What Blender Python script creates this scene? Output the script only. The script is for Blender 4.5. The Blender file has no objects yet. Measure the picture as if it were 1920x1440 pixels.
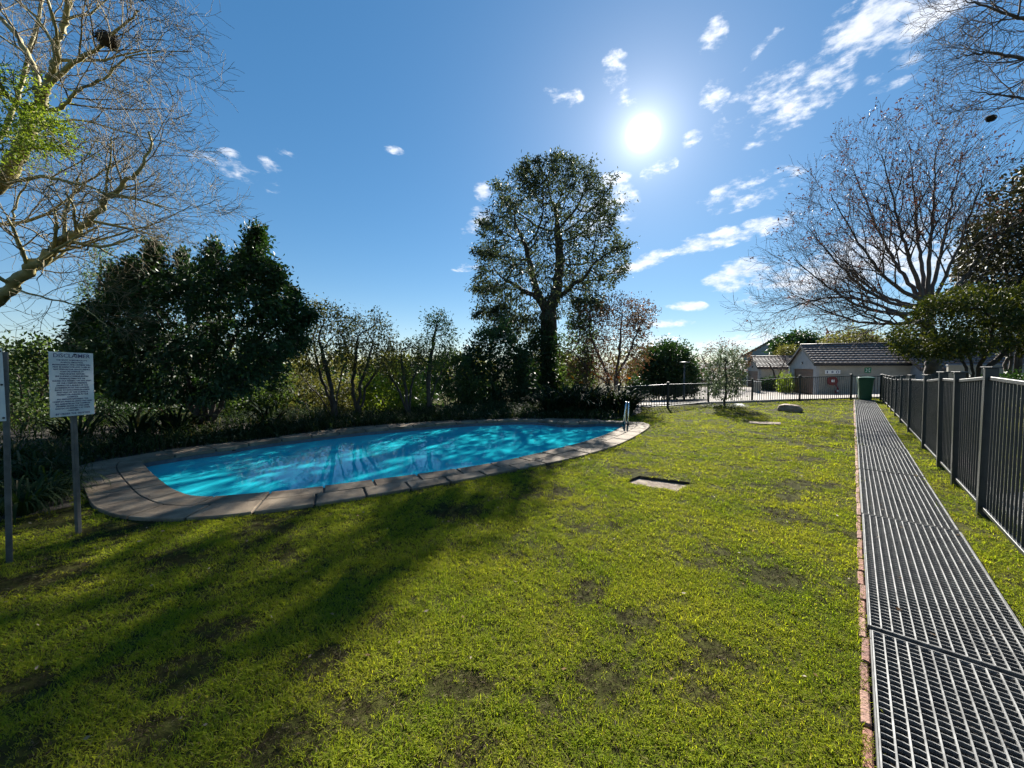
import bpy, bmesh, math, random
import numpy as np
from mathutils import Vector, Matrix, noise as mnoise

R = math.radians
scene = bpy.context.scene
COL = scene.collection
random.seed(7)
RNG = np.random.default_rng(7)

# ------------------------------------------------------------------ camera
CAMZ, FPX, PITCH = 1.55, 721.0, R(2.62)
cd = bpy.data.cameras.new('camera')
cam = bpy.data.objects.new('camera', cd); COL.objects.link(cam)
cam.location = (0, 0, CAMZ); cam.rotation_euler = (R(90) - PITCH, 0, 0)
cd.sensor_fit = 'HORIZONTAL'; cd.sensor_width = 36; cd.lens = 36 * FPX / 1920
cd.clip_start = 0.05; cd.clip_end = 6000
scene.camera = cam
scene.render.engine = 'CYCLES'
scene.render.resolution_x, scene.render.resolution_y = 1024, 768
scene.cycles.use_denoising = True; scene.cycles.use_adaptive_sampling = True; scene.cycles.adaptive_threshold = .03
scene.cycles.max_bounces = 6; scene.cycles.diffuse_bounces = 3; scene.cycles.glossy_bounces = 3; scene.cycles.transmission_bounces = 4; scene.cycles.transparent_max_bounces = 12
scene.cycles.caustics_reflective = False; scene.cycles.caustics_refractive = False
scene.cycles.sample_clamp_indirect = 6
scene.view_settings.view_transform = 'Standard'
scene.view_settings.look = 'None'
scene.view_settings.gamma = 1
scene.view_settings.use_curve_mapping = False
scene.view_settings.exposure = 1.72

CP, SP = math.cos(PITCH), math.sin(PITCH)
def ray(px, py):
    u = (px - 960) / FPX; v = (720 - py) / FPX
    return Vector((u, CP + v * SP, v * CP - SP))
def W(px, py, d):
    r = ray(px, py); return Vector((0, 0, CAMZ)) + r * (d / r.y)

SUN_EL, SUN_AZ = R(29.2), R(18.3)      # azimuth measured from +Y towards +X
SUND = Vector((math.sin(SUN_AZ) * math.cos(SUN_EL), math.cos(SUN_AZ) * math.cos(SUN_EL), math.sin(SUN_EL)))

# ------------------------------------------------------------------ world
def build_world():
    w = bpy.data.worlds.new('World'); scene.world = w; w.use_nodes = True
    nt = w.node_tree; N = nt.nodes; L = nt.links
    for n in list(N): N.remove(n)
    def m(op, a, b=None, c=None):
        n = N.new('ShaderNodeMath'); n.operation = op
        for i, x in enumerate((a, b, c)):
            if x is None: continue
            if isinstance(x, (int, float)): n.inputs[i].default_value = x
            else: L.new(x, n.inputs[i])
        return n.outputs[0]
    sky = N.new('ShaderNodeTexSky'); sky.sky_type = 'NISHITA'; sky.sun_disc = False
    sky.sun_elevation = SUN_EL; sky.sun_rotation = SUN_AZ
    sky.altitude = 1500; sky.air_density = 1.0; sky.dust_density = 0.05; sky.ozone_density = 2.6
    hs = N.new('ShaderNodeHueSaturation'); hs.inputs['Saturation'].default_value = 1.58; ga = N.new('ShaderNodeGamma'); ga.inputs['Gamma'].default_value = .62; L.new(sky.outputs[0], ga.inputs['Color']); L.new(ga.outputs[0], hs.inputs['Color'])
    tc = N.new('ShaderNodeTexCoord'); D = tc.outputs['Generated']
    def dot(v):
        n = N.new('ShaderNodeVectorMath'); n.operation = 'DOT_PRODUCT'
        L.new(D, n.inputs[0]); n.inputs[1].default_value = v; return n.outputs['Value']
    def noise(scale, detail, rough, off):
        mp = N.new('ShaderNodeVectorMath'); mp.operation = 'MULTIPLY'
        L.new(D, mp.inputs[0]); mp.inputs[1].default_value = (1, 1, 2.2)
        t = N.new('ShaderNodeTexNoise'); t.inputs['Scale'].default_value = scale
        t.inputs['Detail'].default_value = detail; t.inputs['Roughness'].default_value = rough
        a = N.new('ShaderNodeVectorMath'); a.operation = 'ADD'; a.inputs[1].default_value = (off, off, off)
        L.new(mp.outputs[0], a.inputs[0]); L.new(a.outputs[0], t.inputs['Vector'])
        return t.outputs['Fac']
    # clouds: (px, py, half width, half height, tilt deg, strength)
    CL = [(1460,195,95,52,-8,.75),(1400,360,78,26,-8,.85),(1340,450,135,17,-9,.95),(1395,515,62,28,-5,.8),
          (1165,150,26,46,-28,.85),(1625,45,85,50,-15,.85),(1760,15,70,42,-10,.7),(1690,130,50,24,-10,.7),
          (450,325,62,17,10,.9),(505,310,24,12,10,.8),(430,287,18,8,0,.6),(540,287,22,9,5,.6),(738,281,18,7,5,.6),
          (888,420,36,22,-30,.85),(905,358,16,16,-40,.7),(1055,180,34,18,10,.6),(1235,318,30,16,-15,.9),
          (1296,260,18,12,-15,.9),(1335,60,26,30,20,.7),(1425,95,40,12,-35,.65),(1130,345,45,15,-12,.8),
          (1620,500,190,60,-5,.75),(1370,640,160,12,-2,.8),(1250,640,70,16,2,.8),(1255,607,50,7,0,.7),(1290,573,30,10,5,.75),
          (1190,500,40,10,-8,.65),(880,500,30,8,-8,.6),(1130,400,60,40,-20,.7),(1265,575,20,6,0,.6),(1340,180,24,30,20,.5)]
    rr = random.Random(3)
    items = []
    for (px, py, a, b, t, s) in CL:
        d = ray(px, py).normalized(); k = math.cos(math.atan(math.hypot(px - 960, py - 720) / FPX))
        items.append((d, 1.3 * a / FPX * k, 1.3 * b / FPX * k, t, s))
    for i in range(7):
        az = R(rr.uniform(75, 285)); el = R(rr.uniform(12, 60))
        items.append((Vector((math.sin(az) * math.cos(el), math.cos(az) * math.cos(el), math.sin(el))), rr.uniform(.06, .2), rr.uniform(.02, .06), rr.uniform(-15, 15), .8))
    acc = None
    for d, a, b, t, s in items:
        rgt = d.cross(Vector((0, 0, 1))).normalized(); up = rgt.cross(d).normalized()
        c, sn = math.cos(R(t)), math.sin(R(t))
        e1 = rgt * c - up * sn; e2 = rgt * sn + up * c; e3 = e1.cross(e2)
        mp = N.new('ShaderNodeMapping'); mp.vector_type = 'TEXTURE'
        mp.inputs['Location'].default_value = d
        mp.inputs['Rotation'].default_value = Matrix((e1, e2, e3)).transposed().to_euler()
        mp.inputs['Scale'].default_value = (a, b, max(a, b) * 2)
        L.new(D, mp.inputs['Vector'])
        gr = N.new('ShaderNodeTexGradient'); gr.gradient_type = 'QUADRATIC_SPHERE' if False else 'SPHERICAL'
        L.new(mp.outputs[0], gr.inputs['Vector'])
        q = m('MULTIPLY', gr.outputs['Fac'], s * 1.7)
        acc = q if acc is None else m('MAXIMUM', acc, q)
    acc = m('MINIMUM', acc, 1.0)
    n1 = noise(11, 7, .62, 3.1); n2 = noise(34, 5, .6, 9.0)
    nn = m('ADD', m('MULTIPLY', n1, .75), m('MULTIPLY', n2, .35))
    mr = N.new('ShaderNodeMapRange'); mr.interpolation_type = 'SMOOTHSTEP'
    dens = m('ADD', acc, m('MULTIPLY', m('SUBTRACT', nn, .55), 6.5))
    dens = m('MULTIPLY', dens, m('MINIMUM', m('MULTIPLY', acc, 5), 1))
    L.new(dens, mr.inputs[0]); mr.inputs[1].default_value = .15; mr.inputs[2].default_value = 1.45
    mix = N.new('ShaderNodeMix'); mix.data_type = 'RGBA'
    L.new(m('MULTIPLY', mr.outputs[0], .8), mix.inputs['Factor']); L.new(hs.outputs[0], mix.inputs['A'])
    cs = N.new('ShaderNodeMix'); cs.data_type = 'RGBA'
    L.new(m('MULTIPLY_ADD', n2, 2.2, -.65), cs.inputs['Factor'])
    cs.inputs['A'].default_value = (3.4, 3.7, 4.3, 1); cs.inputs['B'].default_value = (5.4, 5.45, 5.6, 1)
    L.new(cs.outputs['Result'], mix.inputs['B'])
    # the sun itself and its aureole
    cosd = m('MINIMUM', dot(SUND), 1.0)
    ang = m('ARCCOSINE', m('MAXIMUM', cosd, -1))
    g1 = m('MULTIPLY', m('EXPONENT', m('MULTIPLY', m('POWER', m('DIVIDE', ang, R(.95)), 2), -1)), 30)
    g2 = m('MULTIPLY', m('EXPONENT', m('MULTIPLY', m('DIVIDE', ang, R(1.8)), -1)), 5)
    g3 = m('MULTIPLY', m('EXPONENT', m('MULTIPLY', m('DIVIDE', ang, R(9)), -1)), 1.8)
    g = m('ADD', m('ADD', g1, g2), g3)
    gc = N.new('ShaderNodeCombineXYZ')
    for i, k in enumerate((1.0, .98, .93)): L.new(m('MULTIPLY', g, k), gc.inputs[i])
    ad = N.new('ShaderNodeVectorMath'); ad.operation = 'ADD'
    L.new(mix.outputs['Result'], ad.inputs[0]); L.new(gc.outputs[0], ad.inputs[1])
    bg = N.new('ShaderNodeBackground'); bg.inputs['Strength'].default_value = 0.075
    L.new(ad.outputs[0], bg.inputs['Color'])
    out = N.new('ShaderNodeOutputWorld'); L.new(bg.outputs[0], out.inputs[0])
build_world()
scene.world.cycles.sampling_method = 'MANUAL'; scene.world.cycles.sample_map_resolution = 512

sl = bpy.data.lights.new('sun', 'SUN'); sl.energy = 5.0; sl.angle = R(.5); sl.color = (1, .95, .86)
so = bpy.data.objects.new('sun', sl); COL.objects.link(so); so.location = (0, 0, 40)
so.rotation_euler = SUND.to_track_quat('Z', 'Y').to_euler()

# ------------------------------------------------------------------ helpers
def tag(o, label=None, cat=None, group=None, kind=None):
    if label: o['label'] = label
    if cat: o['category'] = cat
    if group: o['group'] = group
    if kind: o['kind'] = kind
    return o
def empty(name, loc=(0, 0, 0), rz=0, **k):
    o = bpy.data.objects.new(name, None); COL.objects.link(o); o.location = loc; o.rotation_euler = (0, 0, rz)
    o.empty_display_size = .1
    return tag(o, **k)
def link(name, me, mat, parent=None, smooth=False):
    o = bpy.data.objects.new(name, me); COL.objects.link(o)
    if mat is not None and not me.materials: me.materials.append(mat)
    if smooth: me.shade_smooth()
    if parent is not None:
        o.parent = parent
    return o
def arrmesh(name, V, F, attr=None):
    V = np.asarray(V, np.float32); F = np.asarray(F, np.int32); k = F.shape[1]
    me = bpy.data.meshes.new(name)
    me.vertices.add(len(V)); me.vertices.foreach_set('co', V.ravel())
    me.loops.add(F.size); me.loops.foreach_set('vertex_index', F.ravel())
    me.polygons.add(len(F)); me.polygons.foreach_set('loop_start', np.arange(len(F), dtype=np.int32) * k)
    if attr is not None:
        a = me.attributes.new('v', 'FLOAT', 'POINT'); a.data.foreach_set('value', np.asarray(attr, np.float32))
    me.update(calc_edges=True)
    return me
class MB:
    def __init__(s): s.v = []; s.f = []
    def add(s, vs, fs):
        o = len(s.v); s.v += [tuple(x) for x in vs]; s.f += [tuple(i + o for i in f) for f in fs]; return s
    def box(s, c, size, M=None):
        x, y, z = (k / 2 for k in size)
        vs = [Vector(c) + Vector((a * x, b * y, e * z)) for a in (-1, 1) for b in (-1, 1) for e in (-1, 1)]
        if M is not None: vs = [M @ v for v in vs]
        return s.add(vs, [(0,1,3,2),(4,6,7,5),(0,4,5,1),(2,3,7,6),(0,2,6,4),(1,5,7,3)])
    def beam(s, a, b, w, h, up=Vector((0, 0, 1))):
        a = Vector(a); b = Vector(b); t = (b - a).normalized(); sd = t.cross(up).normalized(); u = sd.cross(t)
        vs = [p + sd * i * w / 2 + u * j * h / 2 for p in (a, b) for i, j in ((-1,-1),(1,-1),(1,1),(-1,1))]
        return s.add(vs, [(0,1,2,3),(7,6,5,4),(0,4,5,1),(1,5,6,2),(2,6,7,3),(3,7,4,0)])
    def prism(s, poly, z0, z1):
        n = len(poly)
        vs = [(p[0], p[1], z0) for p in poly] + [(p[0], p[1], z1) for p in poly]
        fs = [tuple(range(n - 1, -1, -1)), tuple(range(n, 2 * n))] + [(i, (i + 1) % n, n + (i + 1) % n, n + i) for i in range(n)]
        return s.add(vs, fs)
    def tube(s, pts, rad, n=8, caps=True):
        pts = [Vector(p) for p in pts]; k = len(pts)
        if not hasattr(rad, '__len__'): rad = [rad] * k
        vs = []; prev = None
        for i, p in enumerate(pts):
            t = (pts[min(i + 1, k - 1)] - pts[max(i - 1, 0)]).normalized()
            if prev is None:
                a = t.orthogonal().normalized()
            else:
                a = (prev - t * prev.dot(t)).normalized()
            prev = a; b = t.cross(a)
            vs += [p + (a * math.cos(2 * math.pi * j / n) + b * math.sin(2 * math.pi * j / n)) * rad[i] for j in range(n)]
        fs = [(i * n + j, i * n + (j + 1) % n, (i + 1) * n + (j + 1) % n, (i + 1) * n + j) for i in range(k - 1) for j in range(n)]
        if caps: fs += [tuple(range(n - 1, -1, -1)), tuple(range((k - 1) * n, k * n))]
        return s.add(vs, fs)
    def mesh(s, name, bevel=0):
        me = bpy.data.meshes.new(name); me.from_pydata(s.v, [], s.f)
        bm = bmesh.new(); bm.from_mesh(me)
        bmesh.ops.recalc_face_normals(bm, faces=bm.faces)
        if bevel:
            bmesh.ops.bevel(bm, geom=[e for e in bm.edges if len(e.link_faces) == 2 and e.calc_face_angle(0) > .5], offset=bevel, segments=1, affect='EDGES', clamp_overlap=True)
        bm.to_mesh(me); bm.free(); me.update(); return me
    def build(s, name, mat, parent=None, smooth=False, bevel=0):
        return link(name, s.mesh(name, bevel), mat, parent, smooth)

# ------------------------------------------------------------------ materials
def mat(name, c1, c2=None, scale=5, rough=.7, bump=0, bscale=None, metal=0, spec=.5, stretch=None, detail=6, lo=.35, hi=.65, coat=0):
    m = bpy.data.materials.new(name); m.use_nodes = True
    nt = m.node_tree; N = nt.nodes; L = nt.links; b = N['Principled BSDF']
    b.inputs['Roughness'].default_value = rough; b.inputs['Metallic'].default_value = metal
    b.inputs['Specular IOR Level'].default_value = spec; b.inputs['Coat Weight'].default_value = coat
    g = N.new('ShaderNodeNewGeometry'); vec = g.outputs['Position']
    if stretch:
        mm = N.new('ShaderNodeVectorMath'); mm.operation = 'MULTIPLY'; mm.inputs[1].default_value = stretch
        L.new(vec, mm.inputs[0]); vec = mm.outputs[0]
    if c2 is None: b.inputs['Base Color'].default_value = (*c1, 1)
    else:
        t = N.new('ShaderNodeTexNoise'); t.inputs['Scale'].default_value = scale; t.inputs['Detail'].default_value = detail
        t.inputs['Roughness'].default_value = .65; L.new(vec, t.inputs['Vector'])
        r = N.new('ShaderNodeValToRGB'); r.color_ramp.elements[0].position = lo; r.color_ramp.elements[1].position = hi
        r.color_ramp.elements[0].color = (*c1, 1); r.color_ramp.elements[1].color = (*c2, 1)
        L.new(t.outputs['Fac'], r.inputs[0]); L.new(r.outputs[0], b.inputs['Base Color'])
    if bump:
        t2 = N.new('ShaderNodeTexNoise'); t2.inputs['Scale'].default_value = bscale or scale * 4; t2.inputs['Detail'].default_value = 6
        L.new(vec, t2.inputs['Vector'])
        bp = N.new('ShaderNodeBump'); bp.inputs['Strength'].default_value = bump; bp.inputs['Distance'].default_value = .02
        L.new(t2.outputs['Fac'], bp.inputs['Height']); L.new(bp.outputs[0], b.inputs['Normal'])
    return m
def leafmat(name, c1, c2, trans=.45, tcol=None, rough=.6, c3=None, world=0, spec=.3):
    """leaf: diffuse + gloss with light coming through; colour differs from leaf to leaf"""
    m = bpy.data.materials.new(name); m.use_nodes = True
    nt = m.node_tree; N = nt.nodes; L = nt.links; b = N['Principled BSDF']; out = N['Material Output']
    b.inputs['Roughness'].default_value = rough; b.inputs['Specular IOR Level'].default_value = spec
    a = N.new('ShaderNodeAttribute'); a.attribute_name = 'v'
    r = N.new('ShaderNodeValToRGB'); r.color_ramp.elements[0].color = (*c1, 1); r.color_ramp.elements[1].color = (*c2, 1)
    if c3:
        e = r.color_ramp.elements.new(.9); e.color = (*c2, 1); r.color_ramp.elements[-1].color = (*c3, 1)
    L.new(a.outputs['Fac'], r.inputs[0]); L.new(r.outputs[0], b.inputs['Base Color'])
    t = N.new('ShaderNodeBsdfTranslucent')
    mx = N.new('ShaderNodeMix'); mx.data_type = 'RGBA'; mx.blend_type = 'MULTIPLY'; mx.inputs['Factor'].default_value = 1
    L.new(r.outputs[0], mx.inputs['A']); mx.inputs['B'].default_value = (*(tcol or (1.5, 1.6, .7)), 1)
    L.new(mx.outputs['Result'], t.inputs['Color'])
    s = N.new('ShaderNodeMixShader'); s.inputs[0].default_value = trans
    L.new(b.outputs[0], s.inputs[1]); L.new(t.outputs[0], s.inputs[2]); L.new(s.outputs[0], out.inputs['Surface'])
    return m

M = {}
M['coping'] = mat('coping concrete', (.10,.073,.049), (.245,.192,.133), 2.6, .85, .3, 60, spec=.2)
M['mortar'] = mat('mortar', (.025,.022,.018), (.05,.045,.038), 10, .9)
M['shell'] = mat('pool paint', (.46,.90,.97), (.52,.93,.98), 1.5, .6)
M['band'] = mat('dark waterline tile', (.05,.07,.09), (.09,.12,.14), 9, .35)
M['soil'] = mat('bed soil', (.012,.010,.008), (.045,.034,.022), 6, .95, .8, 25)
M['concrete'] = mat('weathered concrete', (.12,.09,.07), (.27,.22,.175), 7, .9, .5, 40, spec=.08)
M['paving'] = mat('road paving', (.22,.195,.175), (.32,.29,.26), 1.2, .9, .15, 30, spec=.12)
M['metal_dark'] = mat('charcoal fence paint', (.012,.015,.017), (.02,.024,.026), 8, .38, .05, 80)
M['galv'] = mat('galvanised grating', (.13,.13,.125), (.31,.31,.30), 9, .55, metal=.35)
M['galv_dark'] = mat('dull grating', (.10,.10,.10), (.2,.2,.19), 14, .5, metal=.35)
M['galv_frame'] = mat('dull frame', (.05,.05,.05), (.12,.12,.115), 14, .6, metal=.2)
M['steel'] = mat('stainless steel', (.6,.6,.6), None, rough=.18, metal=1)
M['post'] = mat('grey sign post', (.05,.053,.053), (.09,.095,.095), 10, .5, metal=.3)
M['board'] = mat('white sign board', (.50,.52,.52), (.60,.61,.60), 6, .5)
M['ink'] = mat('dark blue ink', (.05,.05,.13), None, rough=.6)
M['bin'] = mat('green bin plastic', (.008,.075,.035), (.012,.095,.045), 5, .42)
M['rubber'] = mat('black rubber', (.012,.012,.012), None, rough=.7)
M['wall'] = mat('plastered wall', (.28,.262,.215), (.35,.33,.28), 1.6, .9, .1, 40)
M['wall_pale'] = mat('pale plaster', (.25,.26,.265), (.31,.32,.325), 1.6, .9, .1, 40)
M['tile'] = mat('concrete roof tile', (.055,.038,.032), (.14,.10,.085), 3, .55, .2, 30)
M['tile_brown'] = mat('brown roof tile', (.055,.04,.036), (.11,.08,.07), 3, .6, .2, 20)
M['fascia'] = mat('dark fascia', (.015,.016,.02), None, rough=.5)
M['door'] = mat('brown garage door', (.10,.055,.038), (.16,.09,.065), 4, .6, stretch=(1, 1, 6))
M['red'] = mat('red hose reel', (.22,.012,.015), None, rough=.45)
M['green_sign'] = mat('green sign', (.0,.16,.06), None, rough=.5)
M['white'] = mat('white paint', (.75,.75,.74), None, rough=.5)
M['rock'] = mat('brown rock', (.14,.09,.06), (.33,.22,.15), 4, .85, .8, 9)
M['gravel'] = mat('gravel strip', (.10,.09,.08), (.40,.36,.31), 22, .9, 1, 30, lo=.4, hi=.62)
M['nest'] = mat('dry grass nest', (.025,.017,.01), (.07,.05,.03), 20, .95, 1, 60)
M['bark_fever'] = mat('fever tree bark', (.20,.17,.06), (.34,.29,.12), 3, .75, .4, 25)
M['bark_dark'] = mat('dark bark', (.035,.026,.02), (.08,.06,.045), 5, .9, .8, 22)
M['bark_grey'] = mat('grey bark', (.06,.05,.045), (.12,.10,.09), 5, .9, .6, 22)
M['twig'] = mat('twig bark', (.05,.036,.026), (.085,.06,.045), 6, .85)
M['twig_fever'] = mat('fever twig', (.10,.075,.04), (.19,.15,.07), 4, .8)
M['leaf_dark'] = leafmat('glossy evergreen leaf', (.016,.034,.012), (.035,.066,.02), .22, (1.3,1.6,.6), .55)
M['leaf_mid'] = leafmat('mid green leaf', (.035,.065,.018), (.08,.11,.035), .42)
M['leaf_olive'] = leafmat('olive leaf', (.055,.065,.022), (.11,.11,.04), .45, (1.5,1.4,.7))
M['leaf_tall'] = leafmat('grey green leaf', (.035,.05,.028), (.08,.09,.05), .32, (1.3,1.4,.9), .6)
M['leaf_rust'] = leafmat('rusty leaf', (.05,.045,.025), (.09,.055,.032), .35, (1.4,1.1,.8), c3=(.16,.05,.03))
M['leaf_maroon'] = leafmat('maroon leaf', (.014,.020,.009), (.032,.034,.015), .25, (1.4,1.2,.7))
M['leaf_yew'] = leafmat('yellow green leaf', (.018,.036,.010), (.09,.10,.016), .32, (1.6,1.5,.5))
M['leaf_silver'] = leafmat('silvery leaf', (.035,.055,.03), (.08,.10,.065), .25, (1.3,1.5,.8), .5, spec=.25)
M['leaf_fresh'] = leafmat('fresh green leaf', (.10,.15,.02), (.19,.22,.035), .5)
M['pod'] = leafmat('dry seed pod', (.05,.03,.025), (.10,.055,.045), .3, (1.4,1,.8))
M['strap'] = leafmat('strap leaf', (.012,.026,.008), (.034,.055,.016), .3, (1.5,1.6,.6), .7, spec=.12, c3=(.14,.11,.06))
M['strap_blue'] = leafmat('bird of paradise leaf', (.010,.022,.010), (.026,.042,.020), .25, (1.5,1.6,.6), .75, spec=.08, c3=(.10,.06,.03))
M['flower'] = leafmat('orange flower', (.55,.14,.01), (.7,.24,.02), .4, (1.2,1,.7))
M['cover'] = leafmat('ground cover leaf', (.04,.055,.03), (.13,.14,.09), .35)

def grassmat(name, blades=True):
    m = bpy.data.materials.new(name); m.use_nodes = True
    nt = m.node_tree; N = nt.nodes; L = nt.links; b = N['Principled BSDF']; out = N['Material Output']
    g = N.new('ShaderNodeNewGeometry')
    def nz(s, d=4):
        t = N.new('ShaderNodeTexNoise'); t.inputs['Scale'].default_value = s; t.inputs['Detail'].default_value = d
        L.new(g.outputs['Position'], t.inputs['Vector']); return t.outputs['Fac']
    def ramp(f, a, c, p0=.35, p1=.65):
        r = N.new('ShaderNodeValToRGB'); r.color_ramp.elements[0].position = p0; r.color_ramp.elements[1].position = p1
        r.color_ramp.elements[0].color = (*a, 1); r.color_ramp.elements[1].color = (*c, 1); L.new(f, r.inputs[0]); return r.outputs[0]
    def mix(f, a, c):
        x = N.new('ShaderNodeMix'); x.data_type = 'RGBA'
        L.new(f, x.inputs['Factor']); L.new(a, x.inputs['A']); L.new(c, x.inputs['B']); return x.outputs['Result']
    def mth(op, a, v):
        x = N.new('ShaderNodeMath'); x.operation = op; L.new(a, x.inputs[0])
        if isinstance(v, (int, float)): x.inputs[1].default_value = v
        else: L.new(v, x.inputs[1])
        x.use_clamp = True; return x.outputs[0]
    c = ramp(nz(1.3), (.165,.22,.022), (.31,.32,.036))
    if blades:
        oi = N.new('ShaderNodeObjectInfo')
        at = N.new('ShaderNodeAttribute'); at.attribute_name = 'v'
        c = mix(mth('MULTIPLY', oi.outputs['Random'], .55), c, ramp(at.outputs['Fac'], (.08,.16,.010), (.33,.33,.03), .1, .9))
        dry = N.new('ShaderNodeMath'); dry.operation = 'GREATER_THAN'; dry.inputs[1].default_value = .80; L.new(at.outputs['Fac'], dry.inputs[0])
        c = mix(mth('MULTIPLY', dry.outputs[0], .7), c, ramp(nz(30), (.16,.12,.06), (.26,.21,.11)))
        b.inputs['Roughness'].default_value = .9; b.inputs['Specular IOR Level'].default_value = .02
        L.new(c, b.inputs['Base Color'])
        t = N.new('ShaderNodeBsdfTranslucent')
        mx = N.new('ShaderNodeMix'); mx.data_type = 'RGBA'; mx.blend_type = 'MULTIPLY'; mx.inputs['Factor'].default_value = 1
        L.new(c, mx.inputs['A']); mx.inputs['B'].default_value = (1.7, 1.65, .5, 1); L.new(mx.outputs['Result'], t.inputs['Color'])
        s = N.new('ShaderNodeMixShader'); s.inputs[0].default_value = .5
        L.new(b.outputs[0], s.inputs[1]); L.new(t.outputs[0], s.inputs[2]); L.new(s.outputs[0], out.inputs['Surface'])
    else:
        base = ramp(nz(14, 8), (.010,.009,.005), (.045,.045,.014))
        L.new(mix(mth('MULTIPLY', nz(25), .12), base, c), b.inputs['Base Color']); b.inputs['Roughness'].default_value = .95; b.inputs['Specular IOR Level'].default_value = .03
        bp = N.new('ShaderNodeBump'); bp.inputs['Strength'].default_value = .5; bp.inputs['Distance'].default_value = .01
        L.new(nz(90, 6), bp.inputs['Height']); L.new(bp.outputs[0], b.inputs['Normal'])
    return m
M['grass'] = grassmat('grass blade'); M['turf'] = grassmat('turf', False)

def watermat():
    m = bpy.data.materials.new('pool water'); m.use_nodes = True
    nt = m.node_tree; N = nt.nodes; L = nt.links; N.remove(N['Principled BSDF']); out = N['Material Output']
    g = N.new('ShaderNodeNewGeometry')
    t = N.new('ShaderNodeTexNoise'); t.inputs['Scale'].default_value = 3.2; t.inputs['Detail'].default_value = 3; L.new(g.outputs['Position'], t.inputs['Vector'])
    bp = N.new('ShaderNodeBump'); bp.inputs['Strength'].default_value = .035; bp.inputs['Distance'].default_value = .04
    L.new(t.outputs['Fac'], bp.inputs['Height'])
    fr = N.new('ShaderNodeFresnel'); fr.inputs['IOR'].default_value = 1.33; L.new(bp.outputs[0], fr.inputs['Normal'])
    gl = N.new('ShaderNodeBsdfGlossy'); gl.inputs['Roughness'].default_value = .02; L.new(bp.outputs[0], gl.inputs['Normal'])
    tr = N.new('ShaderNodeBsdfTransparent'); tr.inputs['Color'].default_value = (.30,.90,.97,1)
    df = N.new('ShaderNodeBsdfDiffuse'); df.inputs['Color'].default_value = (.03,.80,.94,1)
    s2 = N.new('ShaderNodeMixShader'); s2.inputs[0].default_value = .58; L.new(tr.outputs[0], s2.inputs[1]); L.new(df.outputs[0], s2.inputs[2])
    s = N.new('ShaderNodeMixShader'); L.new(fr.outputs[0], s.inputs[0]); L.new(s2.outputs[0], s.inputs[1]); L.new(gl.outputs[0], s.inputs[2])
    L.new(s.outputs[0], out.inputs['Surface']); return m
M['water'] = watermat()

# ------------------------------------------------------------------ terrain
A_DIR = Vector((.6626, .7490)); P_DIR = Vector((.7490, -.6626))        # along / across the walkway
def AP(a, p, z=0): v = A_DIR * a + P_DIR * p; return Vector((v.x, v.y, z))
S_N = Vector((-.3277, .9448)); S_0 = -.3277 * 5.8 + .9448 * 14.3        # distance beyond the back fence
S1, S2, DROP = .6, 11.8, .95
def sval(x, y): return S_N.x * x + S_N.y * y - S_0
def hgt(x, y): return -DROP * min(1, max(0, (sval(x, y) - S1) / (S2 - S1)))
def G(px, py, z=0.0):
    r = ray(px, py); t = (z - CAMZ) / r.z; return Vector((r.x * t, r.y * t, z))
def T(px, py):
    z = 0
    for _ in range(30):
        p = G(px, py, z); z = .5 * z + .5 * hgt(p.x, p.y)
    return Vector((p.x, p.y, hgt(p.x, p.y)))
def onground(px, d):
    x = (px - 960) / FPX * d * 1.0; return Vector((x, d, hgt(x, d)))

def catmull(P, n=8, closed=True):
    out = []; k = len(P)
    for i in range(k if closed else k - 1):
        p0, p1, p2, p3 = (P[(i + j) % k] if closed else P[min(max(i + j, 0), k - 1)] for j in (-1, 0, 1, 2))
        for j in range(n):
            t = j / n
            out.append(.5 * ((2 * p1) + (p2 - p0) * t + (2 * p0 - 5 * p1 + 4 * p2 - p3) * t * t + (3 * p1 - p0 - 3 * p2 + p3) * t ** 3))
    if not closed: out.append(P[-1])
    return out
def resample(P, n, closed=True):
    Q = P + [P[0]] if closed else P
    A = np.array([(q.x, q.y) for q in Q]); s = np.r_[0, np.cumsum(np.hypot(*np.diff(A, axis=0).T))]
    u = np.linspace(0, s[-1], n, endpoint=not closed)
    return [Vector((np.interp(a, s, A[:, 0]), np.interp(a, s, A[:, 1]))) for a in u], s[-1]
def inpoly(X, Y, poly):
    r = np.zeros(X.shape, bool); n = len(poly)
    for i in range(n):
        x1, y1 = poly[i][0], poly[i][1]; x2, y2 = poly[(i + 1) % n][0], poly[(i + 1) % n][1]
        if y1 == y2: continue
        c = ((y1 > Y) != (y2 > Y)) & (X < (x2 - x1) * (Y - y1) / (y2 - y1) + x1); r ^= c
    return r

I_PX = [(262,867),(277.6,885),(296.7,901.5),(314,914.5),(330,922),(347,928.4),(373,931.5),(408,931),(480,925),(580,915),(745,894),(850,880),
        (960,861),(1080,832.5),(1130,817.5),(1157,806),(1171,799),(1174,795),(1165,791.5),(1130,790),(1090,791.5),(1055,792),(1020,788.5),
        (985,787),(935,788),(860,791.5),(780,797.5),(655,808.5),(480,829),(430,838),(356,847.5),(286,858),(266,862)]
O_PX = [(147,890),(152.6,904),(161,925),(170,942),(182,952),(208,962),(251.5,969),(310.6,972),(373,969),(430,965),(600,943),(775,915),(860,900),
        (985,876),(1075,857.5),(1160,832.5),(1210,806),(1217.5,796),(1210,792),(1185,789.5),(1130,786.2),(1020,784.2),(960,784.3),(860,787.5),
        (780,792),(655,801.5),(480,823.5),(430,829),(321,842),(251.5,854),(147,872)]
CZ = .035
def v2(p): return Vector((p.x, p.y))
NS = 320
I_C, I_LEN = resample(catmull([v2(G(*p, CZ)) for p in I_PX]), NS)
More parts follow.
